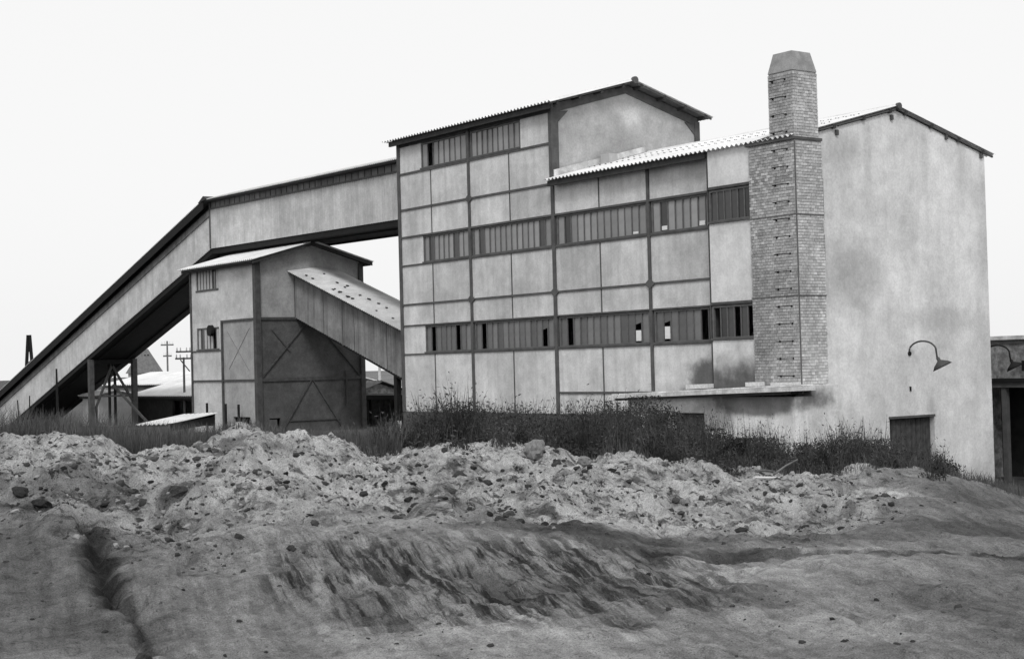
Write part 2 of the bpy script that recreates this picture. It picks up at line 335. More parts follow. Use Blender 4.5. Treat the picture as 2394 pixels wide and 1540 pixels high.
def ground(u, d, tone=False):
    z, x, dc = ground_base(u, d)
    near = 1-sst(d, 36, 50); near = near*(1-sst(np.abs(u), 22, 40))
    r = rub(x, d, dc)
    z = z + near*.16*fbm(u*.45, d*.45, 3, 3)
    lump = fbm(u*1.7, d*1.7, 20, 5, .6)
    z = z + near*r*(-.03-.10*sst(x, 1000, 1500) + .24*lump + .30*fbm(u*.9, d*.9, 15, 2) + .05*fbm(u*4.2, d*3.2, 40, 4, .65) - .10*np.clip(fbm(u*2.6, d*2.6, 45, 3, .6)-.12, 0, 1))
    z = z + near*(1-r)*(.075*fbm(u*2.0, d*2.0, 60, 6, .62) + .05*np.abs(fbm(u*1.1, d*.9, 64, 5, .6)))
    # scrape marks of a shovel / loader running down the slope, towards the viewer and to the right
    q = (u*.955+d*.30); p = (-u*.30+d*.955)
    sm = sst(x+400*fbm(u*.5, d*.5, 72, 3), 560, 860)*(1-sst(x+400*fbm(u*.5, d*.5, 73, 3), 1300, 1800))*sst(d+1.6*fbm(u*.9, d*.9, 74, 3), 14.6, 16.4)*(1-sst(d, 18.6, 20.2))
    sc = fbm(q*4.6+.7*fbm(u*.7, d*.7, 71), p*.30+.5*fbm(u*.9, d*.9, 75), 80, 3, .75)
    z = z + sm*.07*sc
    sm2 = (1-sm)*(1-r)*near
    sc2 = fbm(q*2.0, p*.35, 90, 4, .62)
    z = z + sm2*.045*sc2
    for pts, wd, dp in GROOVES:
        wob = segdist(u+.16*fbm(u*1.9, d*1.9, 7, 5, .65), d+.3*fbm(u*1.9, d*1.9, 9, 5, .65), pts)
        z = z - dp*np.exp(-(wob/wd)**2)
    if not tone: return z
    up_ = np.clip((d-17.)/(dc-17.), 0, 1)
    t = np.interp(x, [-100, 350, 900, 1500, 2000, 2400], [.215, .30, .44, .48, .34, .27]) + (.02+.34*up_)*r  # crest made paler than the bank foot, its light painted into the tone
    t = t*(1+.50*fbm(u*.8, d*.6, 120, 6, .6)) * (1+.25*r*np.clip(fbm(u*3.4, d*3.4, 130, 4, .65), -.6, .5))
    t = t*(1-.28*sm+.7*sm*np.clip(sc, -.36, .16)) * (1+.3*sm2*np.clip(sc2, -.5, .3))  # hollows of the marks darkened, their shade painted into the tone
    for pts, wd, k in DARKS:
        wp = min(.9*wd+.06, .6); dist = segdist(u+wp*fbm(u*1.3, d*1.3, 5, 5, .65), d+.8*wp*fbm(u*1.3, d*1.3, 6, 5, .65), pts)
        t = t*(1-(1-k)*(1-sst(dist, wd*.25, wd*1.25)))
    grass = sst(d, dc+.6, dc+2.2)
    t = t*np.interp(x, [2000, 2200], [1, .80])
    return z, np.clip(t*(1-.6*grass), .03, .6), r, np.clip(sm+.22*sm2*(1-grass), 0, 1)
def gz(x, y):
    u, d = ud(np.array([float(x)]), np.array([float(y)])); return float(ground(u, d)[0])
def at_px(x, d):                                                      # plan position in photo column x at depth d
    return xy((x-PW/2)/F*d, d)

# ------------------------------------------------------------------ ground sheet
def spread(a, b, step, grow, far):
    c = list(np.arange(a, b, step)); st = step
    while c[-1] < far: st *= grow; c.append(c[-1]+st)
    st = step
    lo = [c[0]]
    while lo[-1] > -far: st *= grow; lo.append(lo[-1]-st)
    return np.array(lo[:0:-1]+c)
us = spread(-12.0, 12.0, .032, 1.16, 2500)
dsv = spread(11.0, 31.5, .050, 1.12, 2500)
UU, DD = np.meshgrid(us, dsv); U1 = UU.ravel(); D1 = DD.ravel()
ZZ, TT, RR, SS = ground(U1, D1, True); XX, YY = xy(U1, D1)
nu, nd = len(us), len(dsv)
idx = np.arange(nu*nd).reshape(nd, nu)
quads = np.stack([idx[:-1, :-1], idx[:-1, 1:], idx[1:, 1:], idx[1:, :-1]], -1).reshape(-1, 4)
me = bpy.data.meshes.new('ground'); me.vertices.add(nu*nd); me.vertices.foreach_set('co', np.stack([XX, YY, ZZ], -1).ravel())
me.loops.add(quads.size); me.loops.foreach_set('vertex_index', quads.ravel().astype(np.int32))
me.polygons.add(len(quads)); me.polygons.foreach_set('loop_start', np.arange(0, quads.size, 4, dtype=np.int32))
me.update(calc_edges=True); me.validate()
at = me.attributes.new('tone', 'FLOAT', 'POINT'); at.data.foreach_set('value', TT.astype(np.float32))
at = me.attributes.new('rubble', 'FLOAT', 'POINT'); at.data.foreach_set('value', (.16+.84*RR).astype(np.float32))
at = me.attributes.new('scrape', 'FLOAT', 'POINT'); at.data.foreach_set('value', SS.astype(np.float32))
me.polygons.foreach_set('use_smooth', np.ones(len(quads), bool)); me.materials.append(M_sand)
g = link(bpy.data.objects.new('ground', me)); g['kind'] = 'structure'

# ------------------------------------------------------------------ windows
def window(parent, x0, x1, z0, z1, y, npane, gl, missing=(), dark=(), half=(), paper=(), sillp=.03, name='window', tr=.06):
    """steel window in an X-Z wall facing -Y: frame, mullions, upright panes"""
    fr = MB(); fr.box(x0, x1, y-.02, y+.06, z0, z0+tr).box(x0, x1, y-.02, y+.06, z1-tr, z1)
    fr.box(x0, x0+tr, y-.021, y+.06, z0+tr, z1-tr).box(x1-tr, x1, y-.021, y+.06, z0+tr, z1-tr)
    wn = fr.build(name, M_win, parent)
    MB().box(x0-.02, x1+.02, y-.05-sillp, y-.022, z0-.03, z0+.035).build('sill', M_frame, wn)
    a, b = x0+tr, x1-tr; pw = (b-a)/npane; base = None; mb = None
    for i in range(npane):
        cx = a+(i+.5)*pw
        if i:
            if mb is None: mb = MB().box(-.016, .016, -.012, .03, 0, z1-z0-2*tr).build('mullion', M_win, wn, local=True); mb.location = Vector((a+i*pw, y, z0+tr))-wloc(wn)
            else: copy_part(mb, wn, (a+i*pw, y, z0+tr))
        if i in missing: continue
        if i in half:
            h = MB(); k = (z1-z0-2*tr); h.slab([(-pw/2+.012, 0, k*.62), (pw/2-.012, 0, k*.70), (pw/2-.012, 0, k), (-pw/2+.012, 0, k)], (0, .006, 0))
            o = h.build('pane', gl, wn, local=True); o.location = Vector((cx, y+.02, z0+tr))-wloc(wn); continue
        if base is None:
            base = MB().box(-pw/2+.012, pw/2-.012, 0, .006, 0, z1-z0-2*tr).build('pane', gl, wn, local=True); o = base; o.location = Vector((cx, y+.02, z0+tr))-wloc(wn)
        else: o = copy_part(base, wn, (cx, y+.02, z0+tr))
        o.rotation_euler = (random.uniform(-.012, .012), 0, random.uniform(-.03, .03))
        if i in dark: o.data = o.data.copy(); o.data.materials[0] = M_glass_dk
    for (i, f0, f1) in paper:  # upper-band patches paint sky seen through the building, lower ones are paper
        cx = a+(i+.5)*pw; k = z1-z0-2*tr
        MB().box(cx-pw*.36, cx+pw*.36, y+.004, y+.010, z0+tr+k*f0, z0+tr+k*f1).build('sky_paper_patch', M_paper, wn)
    return wn

# ------------------------------------------------------------------ the main plant building
B = empty('plant_building', (-10.6, 4.2, 0), 'tall pale industrial plant building with grid of panels, window bands and corrugated roofs', 'building')
XL, XG = -21.25, 0.0
xs = [-21.25, -18.95, -16.40, -13.90, -11.40, -8.95, -6.50, -3.50]
def add_panel(x0, x1, z0, z1, m=M_panel, y=0.0): MB().panel(x0, x1, z0, z1, y, .12).build('wall_panel', m, B)
ZB = 2.42
# panels, row by row
for i in range(7):
    a, b = xs[i], xs[i+1]; sooty = M_panel_sooty if i == 6 else M_panel
    if i in (4, 5): add_panel(a, b, ZB, 3.15); add_panel(a, b, 3.15, 4.67)
    else: add_panel(a, b, ZB, 4.67, sooty)
    add_panel(a, b, 5.76, 6.60); add_panel(a, b, 6.60, 8.14)
    add_panel(a, b, 9.22, 10.32)
for i in range(4): add_panel(xs[i], xs[i+1], 10.32, 11.74)
add_panel(-21.25, -19.60, 4.67, 5.76); add_panel(-21.25, -19.60, 8.14, 9.22); add_panel(-21.25, -19.60, 11.74, 12.80)
add_panel(-13.20, -11.40, 11.74, 12.80)
# upper parts of the walls behind the eaves, and the plinth
MB().box(-21.25, -11.40, .02, .14, 12.80, 13.02).build('wall_head', M_frame, B)
MB().box(-11.40, -1.72, .02, .14, 10.32, 10.52).build('wall_head', M_frame, B)
MB().box(-21.30, -3.5, -.02, .3, -.6, ZB).build('plinth', M_frame, B)
# projecting end bay beside the chimney
for (z0, z1) in ((9.30, 10.42), (5.84, 8.22), (ZB, 4.72)):
    MB().panel(-3.47, -1.60, z0, z1, -.30, .12).build('bay_panel', M_bay, B)
MB().box(-3.50, -3.47, -.315, .1, ZB, 10.40).build('bay_edge_strip', M_steel, B)
for z in (9.26, 5.80): MB().box(-3.47, -1.60, -.33, -.16, z-.03, z+.04).build('bay_lintel', M_steel, B)
# frame: main columns, secondary strips, beams
def col(x, wd, z0, z1, pr=.05): MB().box(x-wd/2, x+wd/2, -pr, .10, z0, z1).build('column', M_frame, B)
col(-21.20, .18, ZB, 12.95); col(-16.40, .13, ZB, 12.85); col(-11.40, .16, ZB, 10.3); col(-6.50, .12, 3.2, 10.3)
for x in (-18.95, -13.90): 
    for (z0, z1) in ((ZB, 4.64), (5.79, 8.11), (9.25, 11.70)): MB().box(x-.024, x+.024, -.018, .05, z0, z1).build('joint_strip', M_frame, B)
for x in (-8.95,):
    for (z0, z1) in ((ZB, 4.64), (5.79, 8.11), (9.25, 10.3)): MB().box(x-.024, x+.024, -.018, .05, z0, z1).build('joint_strip', M_frame, B)
def beam(x0, x1, z, h, pr=.04): MB().box(x0, x1, -pr, .08, z-h/2, z+h/2).build('beam', M_frame, B)
cols = [(-21.11, -16.465), (-16.335, -11.48), (-11.32, -6.56), (-6.44, -3.50)]
for k, (a, b) in enumerate(cols):
    beam(a, b, 6.60, .07); beam(a, b, 5.78, .05, .05); beam(a, b, 4.66, .05); beam(a, b, 9.24, .07, .05); beam(a, b, 8.13, .055)
    if k < 2: beam(a, b, 11.73, .08); beam(a, b, 10.32, .08)
beam(-11.27, -6.60, 3.15, .07)
# small haunches where the beams meet the main columns
hn = None
for x in (-16.40, -11.40, -6.50):
    for z in (6.60, 10.32):
        if z > 7 and x > -16: continue
        MB().slab([(x-.24, -.06, z), (x, -.06, z-.17), (x+.24, -.06, z), (x, -.06, z+.17)], (0, .03, 0)).build('haunch', M_frame, B)
# window bands
U = M_glass_hi; Lg = M_glass_lo
window(B, -19.60, -16.52, 8.17, 9.20, .03, 9, U, dark=(1, 6))
window(B, -16.28, -11.54, 8.17, 9.20, .03, 14, U, dark=(1, 12))
window(B, -11.26, -6.61, 8.17, 9.20, .03, 13, U, dark=(1,), paper=((11, .02, .10),))
window(B, -6.39, -3.53, 8.17, 9.20, .03, 8, U, dark=(1,), missing=(), paper=((1, .03, .17), (6, .03, .18)))
window(B, -19.60, -16.52, 4.70, 5.74, .03, 9, Lg, missing=(1, 6))
window(B, -16.28, -11.54, 4.70, 5.74, .03, 14, Lg, missing=(1,), half=(12,))
window(B, -11.26, -6.61, 4.70, 5.74, .03, 13, Lg, missing=(1,), half=(11,), paper=((11, .05, .42),))
window(B, -6.39, -3.53, 4.70, 5.74, .03, 8, Lg, missing=(6,), half=(1,), paper=((1, .08, .5),))
window(B, -19.60, -16.52, 11.79, 12.78, .03, 8, U, missing=(1,))
window(B, -16.28, -13.22, 11.79, 12.78, .03, 9, U)
window(B, -3.45, -1.63, 8.24, 9.21, -.27, 6, Lg, dark=(0,))
window(B, -3.45, -1.63, 4.75, 5.75, -.27, 6, M_glass_dk, missing=(0, 3, 5))
# gable wall of the tall right-hand block (door opening cut out), with its rear, side and inner walls
YB = 8.45
RZ, EZ = 11.48, 10.40                                     # ridge and eaves of the lower roof
gw = MB()
for P in ([(0, 0, -1), (0, 3.5, -1), (0, 3.5, 2.25), (0, 0, 2.25)], [(0, 5.58, -1), (0, YB, -1), (0, YB, 2.25), (0, 5.58, 2.25)],
          [(0, 0, 2.25), (0, YB, 2.25), (0, YB, EZ), (0, 4.22, RZ), (0, 0, EZ)]): gw.slab(P, (-.3, 0, 0))
gw.build('gable_wall', M_gable, B)
MB().box(-21.3, 0-.3, YB-.3, YB, -1, 10.3).box(-21.25, -11.7, 6.6, 6.84, 10.3, 12.9).build('rear_wall', M_gable, B)
lw = MB().slab([(XL, .1, -.6), (XL, YB, -.6), (XL, YB, 10.3), (XL, 6.84, 10.3), (XL, 6.84, 12.95), (XL, 3.42, 13.9), (XL, .1, 12.95)], (.2, 0, 0)); lw.build('end_wall', M_upgable, B)
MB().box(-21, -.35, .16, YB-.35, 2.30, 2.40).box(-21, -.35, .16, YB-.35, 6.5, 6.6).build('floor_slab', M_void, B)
# upper block gable with its portal frame
XU = -11.40
MB().slab([(XU-.02, .1, 10.2), (XU-.02, 6.86, 10.2), (XU-.02, 6.86, 12.95), (XU-.02, 3.43, 13.92), (XU-.02, .1, 12.95)], (-.25, 0, 0)).build('upper_gable_wall', M_upgable, B)
MB().box(XU-.12, XU+.05, -.05, .27, 10.42, 12.95).build('column', M_frame, B)
MB().box(XU-.12, XU+.05, 6.72, 6.95, 10.2, 12.95).build('column', M_frame, B)
for (a, b) in (((.0, 12.78), (3.43, 13.74)), ((3.43, 13.74), (6.90, 12.78))):
    MB().slab([(XU-.1, a[0], a[1]-.02), (XU-.1, b[0], b[1]-.02), (XU-.1, b[0], b[1]+.28), (XU-.1, a[0], a[1]+.28)], (.13, 0, 0)).build('portal_rafter', M_frame, B)
for (y0, y1, z) in ((.27, .75, 12.85), (6.72, 6.24, 12.85)):
    MB().slab([(XU-.08, y0, z-.40), (XU-.08, y0, z), (XU-.08, y1, z+.05)], (.10, 0, 0)).build('haunch', M_frame, B)
# roofs -------------------------------------------------------------
def roof_slope(parent, x0, x1, ye, ze, yr, zr, m, name='roof', pitch=.195, amp=.036):
    O = (x0, ye, ze); U_ = (x1-x0, 0, 0); V_ = (0, yr-ye, zr-ze)
    if yr < ye: O = (x1, ye, ze); U_ = (x0-x1, 0, 0)
    return MB().corr(O, U_, V_, pitch, amp, .009, 6).build(name, m, parent)
r1 = roof_slope(B, -21.75, -10.90, -.42, 13.08, 3.43, 14.15, M_sheet_white)
r2 = roof_slope(B, -21.75, -10.90, 7.28, 13.08, 3.43, 14.15, M_sheet_white)
MB().tube([(-21.78, 3.43, 14.15), (-10.92, 3.43, 14.15)], .06, 10).build('ridge_cap', M_sheet_white, r1)
MB().tube([(-10.96, 3.43, 14.12), (-10.84, 3.43, 14.12)], .13, 10).build('ridge_end', M_frame, r1)
for yy in (-.05, .95, 1.95, 2.95, 3.80, 4.9, 5.9, 6.9):
    zz = 13.08+(yy+.42)/3.85*1.07 if yy < 3.43 else 13.08+(7.28-yy)/3.85*1.07
    MB().box(-21.5, -10.95, yy-.05, yy+.05, zz-.19, zz-.04).build('purlin', M_sheet_under, r1 if yy < 3.43 else r2)
MB().box(-21.45, -11.0, -.30, -.22, 12.86, 13.05).build('eaves_board', M_sheet_under, r1)
MB().slab([(-21.5, -.21, 12.96), (-21.5, .05, 12.96), (-21.5, .05, 13.0), (-21.5, -.21, 13.0)], (10.3, 0, 0)).build('soffit', M_sheet_under, r1)
for (a, b, rr) in (((-.36, 12.99), (3.40, 14.03), r1), ((7.2, 12.99), (3.46, 14.03), r2)):
    MB().slab([(-11.02, a[0], a[1]), (-11.02, b[0], b[1]), (-11.02, b[0], b[1]+.07), (-11.02, a[0], a[1]+.07)], (.05, 0, 0)).build('barge_board', M_frame, rr)
for (a, rr) in ((-.30, r1), (7.16, r2)):
    MB().slab([(-21.6, a, 13.03), (-21.6, 3.43, 14.06), (-21.6, 3.43, 14.09), (-21.6, a, 13.06)], (10.62, 0, 0)).build('shade_underlay', M_frame, rr)  # dark layer added beneath the pale sheets to paint the overhang's shade
r3 = roof_slope(B, -11.28, .12, -.45, 10.42, 4.22, 11.62, M_sheet_white)
r4 = roof_slope(B, -11.28, .12, 8.88, 10.42, 4.22, 11.62, M_sheet_white)
MB().tube([(-11.2, 4.22, 11.63), (.10, 4.22, 11.63)], .055, 10).build('ridge_cap', M_sheet_white, r4)
MB().tube([(.08, 4.22, 11.60), (.18, 4.22, 11.60)], .10, 10).build('ridge_end', M_frame, r4)
for yy in (.15, 1.4, 2.7, 3.9, 4.6, 5.8, 7.1, 8.3):
    zz = 10.42+(yy+.45)/4.67*1.2 if yy < 4.22 else 10.42+(8.88-yy)/4.66*1.2
    MB().box(-11.2, .10, yy-.05, yy+.05, zz-.16, zz-.045).build('purlin', M_sheet_under, r3 if yy < 4.22 else r4)
MB().box(-11.25, -3.52, -.36, -.26, 10.20, 10.385).build('eaves_board', M_sheet_under, r3)
MB().box(-11.25, -3.52, -.25, .02, 10.30, 10.34).build('soffit', M_sheet_under, r3)
for (a, b, rr) in (((.75, 10.62), (4.19, 11.50), r3), ((8.80, 10.32), (4.25, 11.50), r4)):
    MB().slab([(.02, a[0], a[1]), (.02, b[0], b[1]), (.02, b[0], b[1]+.055), (.02, a[0], a[1]+.055)], (.06, 0, 0)).build('barge_board', M_frame, rr)
# bolt heads along the purlin lines
bt = MB()
for yy in (1.4, 1.62, 2.7, 2.92):
    zz = 10.42+(yy+.45)/4.67*1.2+.03
    for k in range(37): bt.box(-11.1+k*.3-.015, -11.1+k*.3+.015, yy-.015, yy+.015, zz, zz+.02)
o = bt.build('bolt_heads', M_steel, r3); o['kind'] = 'stuff'
# upstand flashing where the lower roof meets the upper gable
MB().slab([(XU+.06, .0, 10.56), (XU+.06, 4.2, 11.66), (XU+.06, 4.2, 11.86), (XU+.06, .0, 10.80)], (.04, 0, 0)).build('roof_flashing', M_concrete, r3)
MB().box(-11.2, -10.75, 2.0, 2.4, 11.05, 11.42).build('roof_upstand', M_bglight, r3)
# rafter stubs under the gable verge, hole, door
for (yy, zz) in ((1.55, 10.66), (4.0, 11.28), (6.55, 10.86), (8.25, 10.38)):
    MB().box(-.02, .07, yy-.05, yy+.05, zz-.10, zz+.05).build('rafter_end', M_frame, B)
MB().box(.001, .03, 4.46, 4.52, 3.04, 3.18).build('wall_vent', M_dark, B)
dr = MB().box(-.24, -.18, 3.5, 5.58, -.8, 2.25).build('door', M_door, B)
for k in range(9): MB().box(-.178, -.165, 3.53+k*.228, 3.53+k*.228+.21, -.8, 2.2).build('plank', M_door, dr)
MB().box(-.16, .015, 3.47, 5.61, 2.24, 2.31).build('lintel', M_frame, B)
for (z0, z1, xx) in ((8.05, 9.25, .02), (6.9, 7.65, .02)):
    MB().box(.003, .10, .79, .83, z0+1.0*0, z1).build('wall_bracket', M_steel, B)

# ------------------------------------------------------------------ chimney at the corner
CH = empty('brick_chimney', (-.3, .1, 3.3), 'pale brick chimney stack with climbing irons and tapered concrete cap', 'chimney')
xa, xb, ya, yb = -1.67, .15, -.36, .75
SHZ = 10.34; TOPZ = 12.28
MB().box(xa+.012, xb-.012, ya+.012, yb, 3.1, SHZ).box(-.80+.012, xb-.012, ya+.012, .63-.012, SHZ, TOPZ).build('chimney_core', M_mortar, CH)
BW, BH, BG = .128, .074, .012
slots = []
def course(z, x0, x1, y0, y1, faces, k):
    off = (k % 2)*.5*(BW+BG)
    for fc in faces:
        L0, L1 = (x0, x1) if fc in 'SN' else (y0, y1)
        t = L0 - off
        while t < L1-.02:
            a = max(t, L0); b = min(t+BW, L1)
            if b-a > .03: slots.append((fc, a, b, z, (x0, x1, y0, y1)))
            t += BW+BG
k = 0; z = 3.3
while z < TOPZ-.06:
    if z < SHZ-.08: course(z, xa, xb, ya, yb, 'SE', k)
    elif z > SHZ: course(z, -.80, xb, ya, .63, 'SENW', k)
    z += BH+BG; k += 1
mass = MB(); mtone = []
def bb(fc, a, b, z, B4, pr):
    x0, x1, y0, y1 = B4
    if fc == 'S': return (a, b, y0-pr, y0+.03, z, z+BH)
    if fc == 'N': return (a, b, y1-.03, y1+pr, z, z+BH)
    if fc == 'E': return (x1-.03, x1+pr, a, b, z, z+BH)
    return (x0-pr, x0+.03, a, b, z, z+BH)
cand = [s for s in slots if s[0] in 'SE' and s[2]-s[1] > BW-.004 and 7.4 < s[3] < 10.2]
random.shuffle(cand); pick = set(id(s) for s in cand[:296])
protoS = MB().box(-BW/2, BW/2, -.008, .03, 0, BH); protoE = MB().box(-.03, .008, -BW/2, BW/2, 0, BH)
pS = pE = None
for s in slots:
    fc, a, b, z, B4 = s; pr = .004+random.random()*.012
    if id(s) in pick:
        if fc == 'S':
            loc = ((a+b)/2, B4[2]-pr*.5, z)
            if pS is None: pS = protoS.build('brick', M_brick, CH, local=True); pS.location = Vector(loc)-wloc(CH)
            else: copy_part(pS, CH, loc)
        else:
            loc = (B4[1]+pr*.5, (a+b)/2, z)
            if pE is None: pE = protoE.build('brick', M_brick, CH, local=True); pE.location = Vector(loc)-wloc(CH)
            else: copy_part(pE, CH, loc)
    else: mass.box(*bb(fc, a, b, z, B4, pr)); mtone.append(random.choice((.78, .86, .94, 1.0, 1.0, 1.06, 1.22))*(.86 if fc == 'S' else 1.08)*(.86 if fc == 'S' and a < -1.1 and z < SHZ else 1.0))  # side light painted in: facade-side bricks darker, rest paler; left edge stained
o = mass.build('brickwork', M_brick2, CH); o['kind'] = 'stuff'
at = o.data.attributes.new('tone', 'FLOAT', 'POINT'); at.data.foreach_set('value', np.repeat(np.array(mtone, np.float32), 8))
MB().box(xb-.012, xb+.020, ya-.020, ya+.012, 3.3, SHZ-.08).build('corner_angle', M_win, CH)
for zz in (5.89, 8.19): MB().box(xa-.02, xb+.03, ya-.025, yb, zz-.018, zz+.018).build('band_course', M_win, CH)
MB().box(xa-.10, xb+.022, ya-.06, yb+.02, SHZ-.03, SHZ+.05).slab([(xa-.12, ya-.07, SHZ+.05), (-.80, ya-.07, SHZ+.05), (-.80, ya-.07, SHZ+.16)], (0, 1.1, 0)).build('shoulder_slab', M_frame, CH)
cp = MB(); x0, x1, y0, y1 = -.805, .155, -.366, .636; t_ = .12
cp.v = [(x0, y0, TOPZ), (x1, y0, TOPZ), (x1, y1, TOPZ), (x0, y1, TOPZ), (x0+t_, y0+t_, 12.85), (x1-t_, y0+t_, 12.85), (x1-t_, y1-t_, 12.85), (x0+t_, y1-t_, 12.85),
        (x0+.28, y0+.28, 12.85), (x1-.28, y0+.28, 12.85), (x1-.28, y1-.28, 12.85), (x0+.28, y1-.28, 12.85), (x0+.28, y0+.28, 12.4), (x1-.28, y0+.28, 12.4), (x1-.28, y1-.28, 12.4), (x0+.28, y1-.28, 12.4)]
for a in (0, 4, 8):
    for i in range(4): j = (i+1) % 4; cp.f.append((a+i, a+j, a+4+j, a+4+i))
cp.f.append((3, 2, 1, 0)); cp.f.append((12, 13, 14, 15)); cp.build('chimney_cap', M_cap, CH)
rg = None; zz = 3.62; rx = -.38
while zz < TOPZ-.2:
    if abs(zz-SHZ) > .2:
        loc = (rx, ya, zz)
        if rg is None:
            rg = MB().tube([(-.25, .02, 0), (-.25, -.12, 0), (-.24, -.15, 0), (.24, -.15, 0), (.25, -.12, 0), (.25, .02, 0)], .012, 6).box(-.28, -.21, -.02, .02, -.03, .03).box(.22, .28, -.02, .02, -.025, .025).build('climbing_rung', M_dark, CH, local=True)
            rg.location = Vector(loc)-wloc(CH)
        else: copy_part(rg, CH, loc)
    zz += .495

# ------------------------------------------------------------------ annex in front of the chimney foot
A = empty('boiler_annex', (-2.8, -.5, 1.0), 'low rendered annex with thin concrete slab roof at the chimney foot', 'annex')
an = MB()
for (x0, x1, z0, z1) in ((-6.6, -4.57, 0, 3.05), (-4.57, -3.17, 2.57, 3.05), (-3.17, .45, 0, 3.05)): an.box(x0, x1, -1.0, -.8, z0, z1)
an.box(.25, .45, -.8, .80, 0, 3.05).box(-6.6, -6.4, -.8, -.03, 0, 3.05).box(.02, .25, .62, .80, 0, 3.05).box(.165, .45, -.30, .80, 3.05, 3.34)
an.build('wall', M_annex, A)
MB().box(-4.57, -3.17, -.84, -.80, 0, 2.57).build('door', M_door, A)
def sl_(x): return 3.04+(x+7.3)/8.6*.22
MB().slab([(-7.3, -1.36, sl_(-7.3)-.03), (.62, -1.36, sl_(.62)-.03), (.62, -1.36, sl_(.62)+.10), (-7.3, -1.36, sl_(-7.3)+.06)], (0, 1.05, 0)).build('roof_slab', M_concrete, A)
MB().slab([(-7.1, -1.25, sl_(-7.3)+.07), (.55, -1.25, sl_(.62)+.105), (.55, -1.25, sl_(.62)+.15), (-7.1, -1.25, sl_(-7.3)+.10)], (0, .92, 0)).build('roof_screed', M_concrete, A)
MB().slab([(-6.9, -1.28, sl_(-7.3)-.11), (.50, -1.28, sl_(.5)-.11), (.50, -1.28, sl_(.5)-.036), (-6.9, -1.28, sl_(-7.3)-.036)], (0, .1, 0)).build('eaves_board', M_sheet_under, A)  # dark strip painting the shadow line below the slab edge
for (x, wd, h, ang) in ((-3.6, .9, .13, .02), (-1.3, .5, .12, -.03), (-.1, .9, .07, .0)):
    o = MB().box(-wd/2, wd/2, -.14, .14, 0, h).build('concrete_block', M_concrete); o.location = (x, -.75, sl_(x)+.155); o.rotation_euler = (0, -.022, ang)
    tag(o, 'loose pale concrete block lying on the annex slab roof', 'block', 'blocks on the annex roof')

# ------------------------------------------------------------------ wall lamps
def wall_lamp(loc, label, sc=1.0):
    L_ = empty('wall_lamp', loc, label, 'lamp', 'gooseneck lamps')
    pts = [(0, 0, 0)]
    for k in range(15):
        a = math.pi*(1-k/14*.93); pts.append((.50+.50*math.cos(a), 0, .06+.30*math.sin(a)))
    pts.append((1.03, 0, -.18))
    MB().tube([tuple(Vector(p)*sc) for p in pts], .027, 8).build('arm', M_dark if sc < 1 else M_steel, L_, True, local=True)
    MB().tube([(-.005, 0, 0), (.035, 0, 0)], .07, 12).build('wall_plate', M_dark, L_, local=True)
    sh = MB(); prof = [(.045, -.14), (.05, -.23), (.11, -.27), (.20, -.33), (.27, -.42), (.265, -.42), (.19, -.34), (.10, -.285), (.0, -.28)]; k = 20
    for (r, z) in prof:
        for j in range(k): q = 2*math.pi*j/k; sh.v.append((sc*(1.05+r*math.cos(q)), sc*r*math.sin(q), sc*z))
    for i in range(len(prof)-1):
        for j in range(k): e = (j+1) % k; sh.f.append((i*k+j, (i+1)*k+j, (i+1)*k+e, i*k+e))
    P0 = Vector((sc*1.05, 0, -.16*sc)); Rm = Matrix.Rotation(-.38, 3, 'Y') @ Matrix.Rotation(.25, 3, 'X'); sh.v = [tuple(P0+Rm @ ((Vector(v)-P0)*1.12)) for v in sh.v]
    o = sh.build('lamp_shade', M_dark if sc < 1 else M_steel, L_, True, local=True)
    bl = MB().tube([(sc*1.05, 0, -.28*sc), (sc*1.05, 0, -.36*sc)], .04, 10, .025).build('bulb', M_paper, L_, True, local=True)
    return L_
wall_lamp((0, 4.50, 4.17), 'gooseneck lamp with tin shade on the tall whitewashed gable wall')
wall_lamp((-1.90, 10.7, 4.02), 'gooseneck lamp with tin shade in front of the low rough-rendered building', .98)

# ------------------------------------------------------------------ low building behind, right
R_ = empty('rear_workshop', (2, 12, -.4), 'low rough rendered workshop with dark porch behind the tall gable', 'building')
MB().box(-9, 14, 11.5, 18, 3.2, 4.55).build('upper_wall', M_bgwall, R_)
MB().box(-9.1, 14.1, 11.38, 18.1, 4.55, 4.68).build('coping', M_concrete, R_)
MB().box(-9.05, 14.05, 11.44, 11.5, 4.42, 4.55).build('coping_moulding', M_frame, R_)
MB().box(-9, 14, 10.3, 11.5, 2.98, 3.22).build('porch_canopy', M_frame, R_)
MB().box(-9, 14, 10.22, 10.3, 3.16, 3.28).build('canopy_gutter', M_dark, R_)
MB().box(-9, -1.35, 12.2, 12.5, -.6, 3.2).box(-1.35, 1.2, 12.2, 12.5, -.6, 1.0).box(-1.35, 1.2, 12.2, 12.5, 2.85, 3.2).box(1.2, 14, 12.2, 12.5, -.6, 3.2).build('lower_wall', M_bgdark, R_)  # near-black colour paints the porch shade onto this wall
MB().box(-1.35, 1.2, 12.42, 12.46, 1.0, 2.85).build('window_pane', M_glass_dk, R_)
MB().box(-9, -1.90, 8.5, 11.5, -.6, 4.3).build('link_block', M_bgwall, R_)
for x in (-.95, 3.0, 7.0): MB().box(x-.09, x+.09, 10.35, 10.53, -.6, 2.98).build('porch_post', M_frame, R_)
MB().box(-.55, -.2, 10.8, 11.49, 3.5, 3.85).build('junction_box', M_dark, R_)
